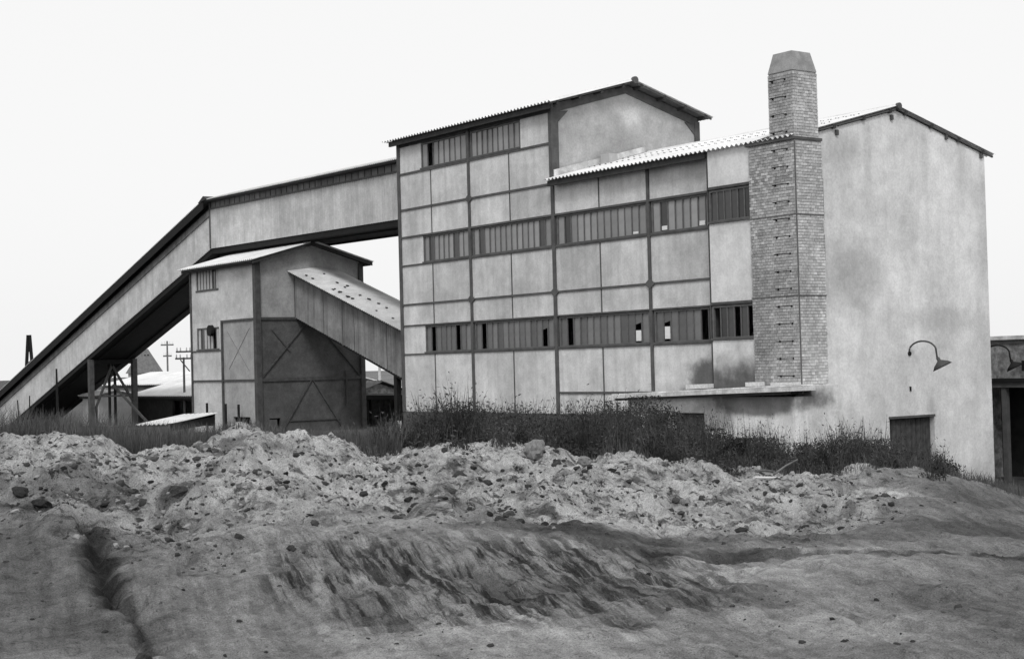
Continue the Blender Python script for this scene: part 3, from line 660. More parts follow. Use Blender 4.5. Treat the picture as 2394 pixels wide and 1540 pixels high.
def scrapwheel(x, y, r, tilt, label):
    k = empty('scrap_wheel', (x, y, gz(x, y)+r), label, 'wheel'); k.rotation_euler = (0, tilt, .6)
    MB().tube([(r*math.cos(a), 0, r*math.sin(a)) for a in np.linspace(0, 2*math.pi, 25)], .05, 8).build('rim', M_dark, k, True, local=True)
    for j in range(4): MB().bar((0, 0, 0), (r*math.cos(j*1.57), 0, r*math.sin(j*1.57)), .04).build('spoke', M_dark, k, local=True)
    MB().tube([(0, -.08, 0), (0, .08, 0)], .08, 10).build('hub', M_dark, k, local=True)
q = hit(2352, 1095, 1, 10.0); scrapwheel(q[0]+.1, 11.3, .30, .35, 'old spoked iron wheel leaning by the dark porch')

# ------------------------------------------------------------------ tower under the gallery
T = empty('transfer_tower', (-35, 1.7, 1.0), 'grey panelled transfer tower with braced side and pale pitched roof', 'tower')
TX0, TX1, TY0, TY1 = -38.42, -31.64, -1.0, 4.36
TG = .6
def wallS(x0, x1, z0, z1, m, name='wall_panel'): return MB().panel(x0, x1, z0, z1, TY0, .12).build(name, m, T)
def wallE(y0, y1, z0, z1, m, name='wall_panel'):
    return MB().slab([(TX1, y0, z0), (TX1, y1, z0), (TX1, y1, z1), (TX1, y0, z1)], (-.12, 0, 0)).build(name, m, T)
xm = -35.12
def holed(x0, x1, z0, z1, hx0, hx1, hz0, hz1, m):
    b = MB()
    for r in ((x0, hx0, z0, z1), (hx1, x1, z0, z1), (hx0, hx1, z0, hz0), (hx0, hx1, hz1, z1)):
        if r[1]-r[0] > .01 and r[3]-r[2] > .01: b.box(r[0], r[1], TY0, TY0+.12, r[2], r[3])
    return b.build('wall_panel', m, T)
holed(TX0, TX1, 6.5, 9.12, -37.83, -35.45, 8.02, 9.08, M_tower)
holed(TX0, xm, 3.77, 6.5, -37.88, -35.48, 5.22, 6.27, M_tower)
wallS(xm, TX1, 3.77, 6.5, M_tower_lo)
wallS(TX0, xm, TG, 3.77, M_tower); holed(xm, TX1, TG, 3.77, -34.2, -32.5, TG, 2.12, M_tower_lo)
window(T, -37.83, -35.45, 8.02, 9.08, TY0+.04, 7, M_bglight, dark=(5,))
window(T, -37.88, -35.48, 5.22, 6.27, TY0+.04, 7, M_bglight, dark=(1,), missing=(5,))
ex = MB().tube([(0, -.12, 0), (0, .05, 0)], .26, 14).build('extractor_drum', M_dark, T, local=True); ex.location = Vector((-36.2, TY0-.05, 6.12))-wloc(T)
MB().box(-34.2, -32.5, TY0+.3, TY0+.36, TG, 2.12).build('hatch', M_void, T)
# gable side (facing +X)
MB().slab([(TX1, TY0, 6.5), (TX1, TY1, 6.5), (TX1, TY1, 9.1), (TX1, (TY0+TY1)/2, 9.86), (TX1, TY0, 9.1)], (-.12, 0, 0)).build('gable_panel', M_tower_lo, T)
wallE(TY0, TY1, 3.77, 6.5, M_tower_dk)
ed = MB()
for (y0, y1, z0, z1) in ((TY0, -.50, TG, 3.77), (-.5, .05, 2.05, 3.77), (.05, TY1, TG, 3.77)): ed.slab([(TX1, y0, z0), (TX1, y1, z0), (TX1, y1, z1), (TX1, y0, z1)], (-.12, 0, 0))
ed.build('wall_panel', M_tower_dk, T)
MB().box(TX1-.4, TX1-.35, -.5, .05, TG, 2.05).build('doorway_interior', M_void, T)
MB().slab([(TX1+.02, -.62, 1.05), (TX1+.25, -.30, 1.05), (TX1+.25, -.30, 2.0), (TX1+.02, -.62, 2.0)], (.03, .03, 0)).build('door_leaf', M_steel, T)
MB().box(TX0, TX0+.12, TY0+.12, TY1, TG, 9.1).box(TX0+.12, TX1-.12, TY1-.12, TY1, TG, 9.1).build('rear_wall', M_tower_lo, T)
# steel frame
for (x, y, wd) in ((TX1, TY0, .26), (TX0, TY0, .12), (xm, TY0, .14), (TX1, TY1, .22), (TX0, TY1, .12)):
    z0 = TG; z1 = 9.05 if wd != .14 else 6.55
    MB().box(x-wd/2, x+wd/2, y-wd/2, y+wd/2, z0, z1).build('post', M_steel, T)
for (a, b, zz, h) in ((TX0+.06, xm-.07, 5.18, .05), (xm+.07, TX1-.13, 6.5, .10), (TX0+.06, xm-.07, 3.77, .08), (xm+.07, TX1-.13, 3.77, .09)):
    MB().box(a, b, TY0-.05, TY0+.03, zz-h/2, zz+h/2).build('rail', M_steel, T)
for (zz, h) in ((6.5, .12), (3.77, .15)): MB().box(TX1-.03, TX1+.07, TY0+.13, TY1-.11, zz-h/2, zz+h/2).build('rail', M_steel, T)
def braceE(y0, z0, y1, z1, wd=.08): MB().bar((TX1+.035, y0, z0), (TX1+.035, y1, z1), .05, wd, (1, 0, 0)).build('brace', M_steel, T)
braceE(-.85, 3.86, 1.55, 6.40); braceE(4.22, 3.86, 1.9, 6.40); braceE(1.62, 3.68, .15, 1.5); braceE(1.74, 3.68, 3.4, 1.2); braceE(-.3, 6.0, .6, 5.0, .05)
braceE(.5, 1.9, 3.1, 1.9, .05)
for (x0, z0, x1, z1) in ((-34.6, 6.0, -32.5, 4.2), (-32.4, 6.1, -34.5, 4.3)): MB().bar((x0, TY0-.005, z0), (x1, TY0-.005, z1), .02, .022, (0, 1, 0)).build('brace', M_chute2, T)  # thin bars standing for faint diagonal stain lines on the panel
MB().tube([(TX1+.06, 3.47, 2.5), (TX1+.06, 3.47, 4.1)], .045, 8).build('drain_pipe', M_steel, T)
for (x, h) in ((-36.2, 2.75), (-34.25, 2.72), (-32.95, 2.70)): MB().tube([(x, TY0-.35, .8), (x, TY0-.35, h)], .06, 8).build('bollard_pipe', M_dark, T)
yr = (TY0+TY1)/2
t1 = roof_slope(T, -39.0, -31.1, TY0-.45, 9.10, yr, 9.98, M_sheet_white)
t2 = roof_slope(T, -39.0, -31.1, TY1+.45, 9.10, yr, 9.98, M_sheet_white)
MB().box(-38.8, -31.2, TY0-.32, TY0-.20, 8.92, 9.08).build('eaves_board', M_sheet_under, t1)
MB().box(-38.8, -31.2, TY1+.20, TY1+.32, 8.92, 9.08).build('eaves_board', M_sheet_under, t2)
for (a, b, rr) in ((TY0-.4, yr, t1), (TY1+.4, yr, t2)):
    MB().slab([(-31.22, a, 8.92), (-31.22, b, 9.80), (-31.22, b, 9.93), (-31.22, a, 9.07)], (.06, 0, 0)).build('barge_board', M_sheet_under, rr)
    MB().slab([(-38.6, a, 8.99), (-38.6, b, 9.86), (-38.6, b, 9.90), (-38.6, a, 9.03)], (7.3, 0, 0)).build('shade_underlay', M_sheet_under, rr)

# ------------------------------------------------------------------ conveyor gallery
G = empty('conveyor_gallery', (-45, 2.4, 1.0), 'long enclosed conveyor gallery climbing to the plant, clad in grey corrugated sheet', 'conveyor')
GY0, GY1 = 1.0, 3.85; KX = -40.3
zbk, ztk = 10.32, 12.30; zbe, zte = 10.17, 12.12; slp = .300; XE = -78.0
def zb(x): return zbe+(zbk-zbe)*(x-XL)/(KX-XL) if x > KX else zbk+(x-KX)*slp
def zt(x): return zb(x)+(zte-zbe)+((ztk-zbk)-(zte-zbe))*min(1, (XL-x)/(XL-KX))
ht = ztk-zbk
for (xA, xB) in ((XL-.02, KX), (KX, XE)):
    n = 5 if xB == KX else 9
    for k in range(n):                                   # cladding sheets, one bay each
        a = xA+(xB-xA)*k/n; b = xA+(xB-xA)*(k+1)/n
        o = MB().corr((b, GY0, zb(b)), (a-b, 0, zb(a)-zb(b)), (0, 0, ht), .19, .032, .006, 8).build('cladding_sheet', M_sheet_grey, G)
        MB().corr((b, GY1, zb(b)), (a-b, 0, zb(a)-zb(b)), (0, 0, ht), .15, .014, .006, 4).build('cladding_sheet', M_sheet_grey, G)
    # dark floor and side girder
    MB().slab([(xA, GY0+.05, zb(xA)-.26), (xB, GY0+.05, zb(xB)-.26), (xB, GY0+.05, zb(xB)+.02), (xA, GY0+.05, zb(xA)+.02)], (0, GY1-GY0-.1, 0)).build('floor_deck', M_dark, G)
    for y in (GY0+.5, GY1-.6): MB().slab([(xA, y, zb(xA)-.34), (xB, y, zb(xB)-.34), (xB, y, zb(xB)-.262), (xA, y, zb(xA)-.262)], (0, .12, 0)).build('floor_girder', M_dark, G)
    # clerestory strip under the eaves
    MB().slab([(xA, GY0+.06, zt(xA)), (xB, GY0+.06, zt(xB)), (xB, GY0+.06, zt(xB)+.50), (xA, GY0+.06, zt(xA)+.50)], (0, .03, 0)).build('upper_boarding', M_bgdark, G)
    MB().slab([(xA, GY0-.05, zt(xA)-.05), (xB, GY0-.05, zt(xB)-.05), (xB, GY0-.05, zt(xB)+.03), (xA, GY0-.05, zt(xA)+.03)], (0, .10, 0)).build('wall_rail', M_frame, G)
    # roof: two slopes with an overhang
    for sgn in (1, -1):
        ye = GY0-.42 if sgn > 0 else GY1+.42; ym = (GY0+GY1)/2
        xa_, xb_ = (xA, xB)
        ex_ = .0
        O = (xb_, ye, zt(xb_)+.42); Uv = (xa_-xb_, 0, zt(xa_)-zt(xb_)); Vv = (0, ym-ye, .50)
        if sgn < 0: O = (xa_, ye, zt(xa_)+.42); Uv = (xb_-xa_, 0, zt(xb_)-zt(xa_))
        rf = MB().corr(O, Uv, Vv, .15, .024, .009, 6).build('roof', M_sheet_grey, G)
        yi = GY0+.02 if sgn > 0 else GY1-.02
        MB().slab([(xA, ye+.05*sgn, zt(xA)+.33), (xB, ye+.05*sgn, zt(xB)+.33), (xB, ye+.05*sgn, zt(xB)+.385), (xA, ye+.05*sgn, zt(xA)+.385)], (0, .60*sgn, 0)).build('eaves_boarding', M_sheet_under, rf)
    if xB != KX: MB().slab([(xA, GY0-.40, zt(xA)-.02), (xB, GY0-.40, zt(xB)-.02), (xB, GY0-.40, zt(xB)+.40), (xA, GY0-.40, zt(xA)+.40)], (0, .04, 0)).build('fascia', M_dark, G)
    if xB != KX: MB().slab([(xA, GY0-.075, zt(xA)-.36), (xB, GY0-.075, zt(xB)-.36), (xB, GY0-.075, zt(xB)-.055), (xA, GY0-.075, zt(xA)-.055)], (0, .05, 0)).build('eaves_shade_strip', M_sheet_chute, G)  # darker strip paints the shade below the sloping eaves
    if xB == KX:
        for k in range(36):
            x = xA+(xB-xA)*(k+.5)/36
            MB().box(x-.225, x+.225, GY0+.02, GY0+.05, zt(x)+.04, zt(x)+.36).build('clerestory_pane', M_sheet_chute, G)
MB().box(KX-.06, KX+.06, GY0-.06, GY0-.02, zbk, ztk+.3).build('corner_strip', M_frame, G)
MB().slab([(KX-.5, GY0-.44, ztk+.30), (KX+.5, GY0-.44, ztk+.42), (KX+.1, GY0-.44, ztk+.60)], (0, GY1-GY0+.88, 0)).build('knee_cap', M_sheet_under, G)
# steel trestle
tx = -56.8; zt_ = zb(tx)-.26
for (y, dx) in ((GY0+.1, 0), (GY1-.1, 0)):
    MB().box(tx-.16, tx+.16, y-.14, y+.14, gz(tx, y)-.4, zt_).build('trestle_leg', M_steel, G)
MB().box(tx-.14, tx+.14, GY0+.05, GY1-.05, zt_-.28, zt_-.02).build('trestle_beam', M_dark, G)
ym = (GY0+GY1)/2
for (y0, z0, y1, z1) in ((GY0+.2, 1.9, ym, zt_-.25), (GY1-.2, 2.6, ym-.1, zt_-.25)): MB().bar((tx, y0, z0), (tx, y1, z1), .14, .12).build('trestle_brace', M_steel, G)
MB().bar((tx+2.0, GY1-.2, 1.4), (tx, ym, 3.6), .12).build('trestle_brace', M_steel, G)
MB().box(tx-.06, tx+.06, GY0+.2, GY1-.2, 2.9, 3.0).build('trestle_tie', M_steel, G)
for y in (ym+.1, ym+.45): MB().box(tx-.9, tx-.7, y-.05, y+.05, 1.2, zb(tx-.8)-.25).build('trestle_leg', M_dark, G)
# ------------------------------------------------------------------ inclined chute from tower to plant
K = empty('inclined_chute', (-26.5, 2, 1.2), 'short enclosed chute sloping from the tower to the plant with pale sheet roof', 'chute')
KY0, KY1 = .92, 2.95; kx0, kx1 = TX1+.03, XL-.03
def kb(x): return 6.55-(x-TX1)*.318
kh = 2.02
n = 4
for k in range(n):
    a = kx0+(kx1-kx0)*k/n; b = kx0+(kx1-kx0)*(k+1)/n
    for y in (KY0, KY1): MB().corr((a, y, kb(a)), (b-a, 0, kb(b)-kb(a)), (0, 0, kh), .19, .042, .006, 8).build('cladding_sheet', M_sheet_chute, K)
MB().slab([(kx0, KY0+.04, kb(kx0)-.12), (kx1, KY0+.04, kb(kx1)-.12), (kx1, KY0+.04, kb(kx1)+.02), (kx0, KY0+.04, kb(kx0)+.02)], (0, KY1-KY0-.08, 0)).build('floor_deck', M_dark, K)
for x in (kx0+.03, -27.4): MB().box(x-.03, x+.03, KY0-.05, KY0-.018, kb(x)-.05, kb(x)+kh-.02).build('corner_strip', M_frame, K)
rk = MB().corr((kx0, KY0-.38, kb(kx0)+kh+.08), (kx1-kx0, 0, kb(kx1)-kb(kx0)), (0, 1.45, .17), .15, .024, .009, 6).build('roof', M_chute_roof, K)
MB().corr((kx1, KY1+.30, kb(kx1)+kh+.12), (kx0-kx1, 0, kb(kx0)-kb(kx1)), (0, -1.25, .13), .15, .024, .009, 6).build('roof', M_chute_roof, K)
MB().slab([(kx0, KY0-.30, kb(kx0)+kh-.02), (kx1, KY0-.30, kb(kx1)+kh-.02), (kx1, KY0-.30, kb(kx1)+kh+.055), (kx0, KY0-.30, kb(kx0)+kh+.055)], (0, .32, 0)).build('eaves_board', M_sheet_under, rk)
for k in range(26):
    t = random.random(); x = kx0+.4+(kx1-kx0-.6)*t; yy = KY0-.1+random.choice((.12, .2, .75, 1.0))+random.uniform(-.06, .06)
    zz = kb(x)+kh+.08+(yy-KY0+.38)/1.45*.17
    rr = random.uniform(.04, .09); MB().slab([(x+rr*math.cos(a)*random.uniform(.7, 1.2), yy+rr*math.sin(a)*random.uniform(.7, 1.2), zz+.02-.318*rr*math.cos(a)) for a in np.linspace(0, 2*math.pi, 9)[:-1]], (0, 0, .035)).build('roof_debris', M_clod, rk)
MB().box(-23.6, -23.38, KY0+.1, KY0+.32, gz(-23.5, 1)-.3, kb(-23.5)-.1).build('post', M_dark, K)
MB().box(-23.6, -23.38, KY1-.32, KY1-.1, gz(-23.5, 2.7)-.3, kb(-23.5)-.1).build('post', M_dark, K)

# ------------------------------------------------------------------ background left: sheds, steep-roofed house, poles
def shed(name, x0, x1, y0, y1, zw, ze, zr, label, mw, mr, opening=None, ov=.4):
    e = empty(name, ((x0+x1)/2, (y0+y1)/2, .9), label, 'shed')
    b = MB()
    if opening:
        a0, a1, h0, h1 = opening
        for r in ((x0, a0, .3, zw), (a1, x1, .3, zw), (a0, a1, .3, h0), (a0, a1, h1, zw)):
            if r[1]-r[0] > .02 and r[3]-r[2] > .02: b.box(r[0], r[1], y0, y0+.15, r[2], r[3])
    else: b.box(x0, x1, y0, y0+.15, .3, zw)
    b.box(x0, x1, y1-.15, y1, .3, zw).box(x0, x0+.15, y0+.15, y1-.15, .3, zw).box(x1-.15, x1, y0+.15, y1-.15, .3, zw)
    b.build('wall', mw, e)
    ymid = (y0+y1)/2
    r = roof_slope(e, x0-ov, x1+ov, y0-ov, ze, ymid, zr, mr, pitch=.3, amp=.05); roof_slope(e, x0-ov, x1+ov, y1+ov, ze, ymid, zr, mr, pitch=.3, amp=.05)
    for x in (x0+.02, x1-.14): MB().slab([(x, y0, zw), (x, y1, zw), (x, ymid, zr-.12)], (.12, 0, 0)).build('gable', mw, e)
    MB().box(x0-ov+.05, x1+ov-.05, y0-ov+.1, y0-ov+.2, ze-.18, ze-.04).build('eaves_board', M_sheet_under, r)
    return e
sA = shed('long_shed', -62.0, -41.5, 6.0, 13.0, 2.75, 2.85, 3.85, 'long open-fronted shed with white corrugated roof behind the trestle', M_bgdark, M_sheet_white, (-56.5, -43, 1.3, 2.55))
sB = shed('raised_shed', -72.5, -61.0, 8.5, 15.0, 3.4, 3.5, 4.3, 'pale-roofed shed raised behind the open-fronted shed', M_bglight, M_sheet_white)
sC = shed('store_hut', -62.6, -60.0, 2.8, 5.0, 2.9, 2.95, 3.25, 'small pale hut standing behind the trestle legs', M_bglight, M_sheet_white, (-60.95, -60.2, .5, 2.3), .25)
hx, hy = at_px(336, 190); hz = 4.35
e = empty('steep_roof_house', (hx, hy, 1), 'house with tall steep grey slate roof rising behind the sheds', 'house')
MB().box(hx-1.5, hx+1.5, hy-1.5, hy+1.5, .3, hz).build('wall', M_bglight, e)
st = MB(); q = 1.75; st.v = [(hx-q, hy-q, hz), (hx+q, hy-q, hz), (hx+q, hy+q, hz), (hx-q, hy+q, hz), (hx-.35, hy-.35, 7.3), (hx+.35, hy-.35, 7.3), (hx+.35, hy+.35, 7.3), (hx-.35, hy+.35, 7.3)]
st.f = [(3, 2, 1, 0), (4, 5, 6, 7), (0, 1, 5, 4), (1, 2, 6, 5), (2, 3, 7, 6), (3, 0, 4, 7)]; st = st.build('roof', M_slate, e)
for k in (-.22, .18): MB().box(hx+.45, hx+.75, hy+k-.1, hy+k+.1, 6.3, 6.6).build('roof_light', M_dark, st)
def pole(px, py0, d, h, label, arms):
    x, y = at_px(px, d); z0 = gz(x, y)
    e = empty('utility_pole', (x, y, z0), label, 'pole', 'power poles')
    MB().tube([(0, 0, -.3), (0, 0, h)], .09, 8, .06).build('mast', M_wood, e, local=True)
    for (zz, l) in arms:
        c = MB().bar((-l*rh[0], -l*rh[1], zz), (l*rh[0], l*rh[1], zz), .1).build('crossarm', M_wood, e, local=True)
        for s in (-.85, -.4, .4, .85): MB().tube([(s*l*rh[0], s*l*rh[1], zz+.05), (s*l*rh[0], s*l*rh[1], zz+.25)], .05, 8, .03).build('insulator', M_paper, c, local=True)
    return e
def zat(px, py, d): return (CAM+ray(px, py)*d)[2]
x, y = at_px(390, 110); pole(390, 0, 110, zat(390, 797, 110)-gz(x, y), 'slim utility pole with two crossarms beyond the shed roofs', ((zat(390, 806, 110)-gz(x, y), .45), (zat(390, 832, 110)-gz(x, y), .3)))
x, y = at_px(428, 92); tp = pole(428, 0, 92, zat(428, 835, 92)-gz(x, y), 'twin-armed switch pole with clustered insulators beside the tower', ((zat(428, 838, 92)-gz(x, y), .5), (zat(428, 822, 92)-gz(x, y), .45)))
MB().bar((-.2*rh[0], -.2*rh[1], 3.9), (.35*rh[0], .35*rh[1], 3.2), .06).build('stay', M_wood, tp, local=True)
x, y = at_px(67, 130); z0 = gz(x, y)
e = empty('lattice_mast', (x, y, z0), 'dark narrow two-legged mast beyond the climbing gallery', 'mast')
hm = zat(65, 783, 130)-z0
for s in (-.55, .55): MB().bar((s*rh[0], s*rh[1], -.3), (s*.12*rh[0], s*.12*rh[1], hm), .22).build('leg', M_dark, e, local=True)
for k in range(7):
    f = (k+.5)/7; l = .55*(1-f*.88); MB().bar((-l*rh[0], -l*rh[1], hm*f), (l*rh[0], l*rh[1], hm*(f+.05)), .12).build('tie', M_dark, e, local=True)
# low lean-to roof in front of the tower
e = empty('low_shelter', (-28.5, -7.2, 1.5), 'low shelter with pale slanting sheet roof in the grass before the tower', 'shelter')
a = CAM+ray(316, 993)*62; b = CAM+ray(432, 968)*66; c = CAM+ray(500, 970)*64.5; d = CAM+ray(395, 990)*60.5
Oq = np.array(a); MB().corr(Oq, np.array(d)-Oq+np.array([0, 0, .0]), np.array(b)-Oq, .3, .03, .02, 5).build('roof', M_sheet_white, e)
for q in (a, b, c, d): MB().tube([(q[0], q[1], gz(q[0], q[1])-.2), (q[0], q[1], q[2]-.05)], .05, 6).build('post', M_wood, e)
MB().bar(np.array(c)+[0, 0, -.2], np.array(b)+[0, 0, -.2], .12, .5).build('fascia', M_bgdark, e)
MB().bar(np.array(d)+[0, 0, -.15], np.array(c)+[0, 0, -.22], .08, .3).build('fascia', M_bgdark, e)
# between tower and plant
e = shed('gabled_hut', -41.2, -38.2, 8.2, 10.4, 3.05, 3.05, 3.5, 'small grey gabled hut seen below the sloping chute', M_bgwall, M_slate, None, .25)
e = empty('open_shed', (-37, 8.6, 1), 'dark open shed seen in the gap between tower and plant', 'shed')
MB().box(-40, -31, 6.9, 12, 2.62, 2.85).build('roof', M_dark, e)
MB().box(-40, -31, 11.8, 12, .5, 2.62).box(-40, -39.8, 7.2, 11.8, .5, 2.62).build('wall', M_bgdark, e)
for x in (-39.5, -35.6, -31.2): MB().box(x-.08, x+.08, 7.0, 7.16, .5, 2.62).build('post', M_dark, e)
x, y = at_px(885, 84); z0 = gz(x, y); o = MB().tube([(0, 0, -.3), (0, 0, zat(885, 848, 84)-z0)], .10, 8, .07).build('concrete_post', M_concrete); o.location = (x, y, z0)
tag(o, 'pale concrete post rising behind the gabled hut', 'post')

# ------------------------------------------------------------------ stakes and odd timbers on the bank
for (px, py, d, h, lean, label) in ((128, 862, 33, 0, .05, 'tall dark stake sticking up through the dry grass'), (40, 935, 31, 0, -.06, 'short bent stake beside the foot of the gallery'),
                                    (62, 925, 30.5, 0, .10, 'leaning stake with curved tip near the gallery foot'), (92, 945, 31.5, 0, .12, 'thin leaning stake between the other stakes')):
    x, y = at_px(px, d); z0 = gz(x, y); h = zat(px, py, d)-z0
    o = MB().tube([(0, 0, -.2), (lean*.3, 0, h*.35), (lean*.2, .02, h*.7), (lean, 0, h)], .05 if px == 128 else .022, 6, .02 if px == 128 else .012).build('stake', M_dark); o.location = (x, y, z0)
    tag(o, label, 'stake')
for (p0, p1, d, label, m, r) in (((1365, 1008), (1475, 945), 33.0, 'dark pole lying slanted on the weedy mound', M_dark, .05), ((2340/2394*0+1757, 1075), (1800, 1092), 27.6, 'pale broken stick on the crest below the weeds', M_wood, .03),
                                 ((1800, 1088), (1855, 1073), 27.8, 'thin pale branch propped on the bank crest', M_wood, .02), ((1752, 1098), (1850, 1094), 27.3, 'pale plank lying flat along the bank crest', M_white, .03)):
    x0_, y0_ = at_px(p0[0], d); x1_, y1_ = at_px(p1[0], d+.6); k0 = .02 if r < .045 else .25; A_ = np.array([x0_, y0_, gz(x0_, y0_)+k0+.02]); B_ = np.array([x1_, y1_, gz(x1_, y1_)+(k0+.03 if p1[1] > 1080 else k0+.25)])
    o = MB().tube([(0, 0, 0), tuple((B_-A_)*.5+np.array([0, 0, .02])), tuple(B_-A_)], r, 6, r*.6).build('timber', m); o.location = A_
    tag(o, label, 'timber')
x, y = at_px(929, 33); z0 = gz(x, y); hh = zat(929, 983, 33)-z0
o = MB().box(-.05, .05, -.03, .03, -.2, hh).build('marker_post', M_white); o.location = (x, y, z0); tag(o, 'short white marker post in the weeds by the plant corner', 'post')

# ------------------------------------------------------------------ clods, lumps and boulders on the sand
def rock_mesh(name, m, sub, seed, rough=.35, squash=.7):
    import bmesh
    bm = bmesh.new(); bmesh.ops.create_icosphere(bm, subdivisions=sub, radius=1)
    r = np.random.default_rng(seed); off = r.uniform(-9, 9, 3); dirs = r.normal(size=(7, 3)); dirs /= np.linalg.norm(dirs, axis=1)[:, None]; cut = r.uniform(.55, .95, 7)
    for v in bm.verts:
        p = np.array(v.co); k = 1.
        for dd, cc in zip(dirs, cut):
            t = p@dd
            if t > cc: k = min(k, cc/t)
        k *= 1+rough*.8*float(fbm(np.array([p[0]*1.7+off[0]+p[2]]), np.array([p[1]*1.7+off[1]-p[2]]), seed, 3)[0])
        k *= 1+rough*.5*r.normal()*.45
        v.co = Vector(p*k); v.co.z *= squash
    me = bpy.data.meshes.new(name); bm.to_mesh(me); bm.free(); me.materials.append(m)
    return me
CL = [rock_mesh('clod', M_clod, 2, 50+k) for k in range(7)]
ST = [rock_mesh('boulder', M_stone, 3, 80+k, .3, .85) for k in range(3)]
def put_rock(name, me, px, py, size, label, cat, group=None, sink=.3):
    d = d_of(px, py); x, y = at_px(px, d); z = gz(x, y)
    o = link(bpy.data.objects.new(name, me)); o.location = (x, y, z+size*.6*(.5-sink)); o.scale = (size*random.uniform(.8, 1.25), size*random.uniform(.7, 1.1), size*random.uniform(.7, 1.0))
    o.rotation_euler = (random.uniform(-.4, .4), random.uniform(-.4, .4), random.uniform(0, 6.3)); tag(o, label, cat, group); return o
b1 = put_rock('boulder', ST[0], 1241, 1050, .24, 'pale rounded boulder perched on the bank crest before the weeds', 'boulder', None, -.35)
b2 = put_rock('boulder', ST[1], 1358, 1064, .23, 'pale boulder half sunk where the weedy mound meets the bank', 'boulder', None, -.2)
b3 = put_rock('boulder', ST[2], 905, 1052, .10, 'small pale stone at the dark end of the crest', 'boulder')
big = [(1130, 1128, .13), (1158, 1136, .06), (1068, 1108, .13), (1178, 1184, .12), (1095, 1090, .09), (1290, 1092, .12), (410, 1182, .20), (830, 1125, .09), (745, 1065, .12), (775, 1072, .12), (690, 1048, .10), (735, 1080, .08), (1700, 1210, .12), (1718, 1222, .13),
       (540, 1170, .06), (615, 1135, .12), (660, 1150, .09), (655, 1160, .10), (480, 1065, .10), (335, 1072, .09), (300, 1090, .08), (95, 1060, .12), (130, 1150, .16), (40, 1165, .18), (90, 1180, .15), (2320, 1128, .15), (2300, 1130, .09), (1430, 1110, .08), (945, 1165, .09), (960, 1175, .10), (890, 1150, .08),
       (1370, 1105, .10), (2030, 1395, .055), (1500, 1338, .05), (1545, 1430, .05), (2070, 1500, .09), (1925, 1445, .05), (1950, 1490, .05), (640, 1360, .05), (1470, 1455, .06), (230, 1460, .06), (320, 1530, .12)]
for (px, py, s) in big: put_rock('clod', random.choice(CL), px, py, s*.78, 'dark earth clod on the loose sand bank', 'clod', 'dark clods strewn over the sand bank', .5)
n = 0
while n < 240:
    px = random.uniform(-20, 2150); cy = np.interp(px, CX, CY); lo = np.interp(px, [0, 500, 1000, 1500, 2000, 2150], [1200, 1215, 1215, 1215, 1235, 1190])
    py = cy+4+(lo-cy)*random.random()**.9
    if px > 2000 and random.random() < .5: continue
    if fbm(np.array([px*.012]), np.array([py*.02]), 33, 3)[0] < -.12 and random.random() < .8: continue
    put_rock('clod', random.choice(CL), px, py, .025+.06*random.random()**2.4, 'dark earth clod on the loose sand bank', 'clod', 'dark clods strewn over the sand bank', .5); n += 1
def crumbs(name, m, N, smin, smax, region, seed, pw=3):
    r = np.random.default_rng(seed); phi = (1+5**.5)/2
    iv = np.array([(-1, phi, 0), (1, phi, 0), (-1, -phi, 0), (1, -phi, 0), (0, -1, phi), (0, 1, phi), (0, -1, -phi), (0, 1, -phi), (phi, 0, -1), (phi, 0, 1), (-phi, 0, -1), (-phi, 0, 1)])/1.9
    fi = np.array([(0, 11, 5), (0, 5, 1), (0, 1, 7), (0, 7, 10), (0, 10, 11), (1, 5, 9), (5, 11, 4), (11, 10, 2), (10, 7, 6), (7, 1, 8), (3, 9, 4), (3, 4, 2), (3, 2, 6), (3, 6, 8), (3, 8, 9), (4, 9, 5), (2, 4, 11), (6, 2, 10), (8, 6, 7), (9, 8, 1)])
    px = r.uniform(-60, 2460, N*3); dd = r.uniform(13, 30, N*3); u = (px-PW/2)/F*dd; _, x_, dc = ground_base(u, dd); rb = rub(x_, dd, dc)
    clump = fbm(u*1.1, dd*.8, 33, 3); p = region(rb)*np.clip(.5+2.2*clump, .03, 1); ok = r.random(N*3) < p
    u = u[ok][:N]; dd = dd[ok][:N]; z = ground(u, dd); X_, Y_ = xy(u, dd); k = len(u)
    s = smin+(smax-smin)*r.random(k)**pw
    V = iv[None]*(1+.35*r.normal(size=(k, 12, 1)).clip(-1, 1)*.6)*s[:, None, None]*r.uniform(.7, 1.2, (k, 1, 3)); V[:, :, 2] *= .75
    V += np.stack([X_, Y_, z-s*.05], -1)[:, None]
    me = bpy.data.meshes.new(name); me.from_pydata(V.reshape(-1, 3).tolist(), [], (fi[None]+(np.arange(k)*12)[:, None, None]).reshape(-1, 3).tolist()); me.materials.append(m)
    o = link(bpy.data.objects.new(name, me)); return o
o = crumbs('dark_crumbs', M_clod_stuff, 5200, .007, .045, lambda q: q*.85+.05, 3); tag(o, 'fine dark crumbs of earth scattered through the loose sand', 'rubble', None, 'stuff')
o = crumbs('small_clods', M_clod_stuff, 1100, .022, .080, lambda q: q*q*.9+.006, 9, 2.2); tag(o, 'smaller dark clods lying thick among the loose sand', 'rubble', None, 'stuff')
o = crumbs('sand_lumps', M_lump, 5000, .008, .06, lambda q: q**3*.95, 4); tag(o, 'pale crumbly sand lumps covering the loose bank', 'rubble', None, 'stuff')

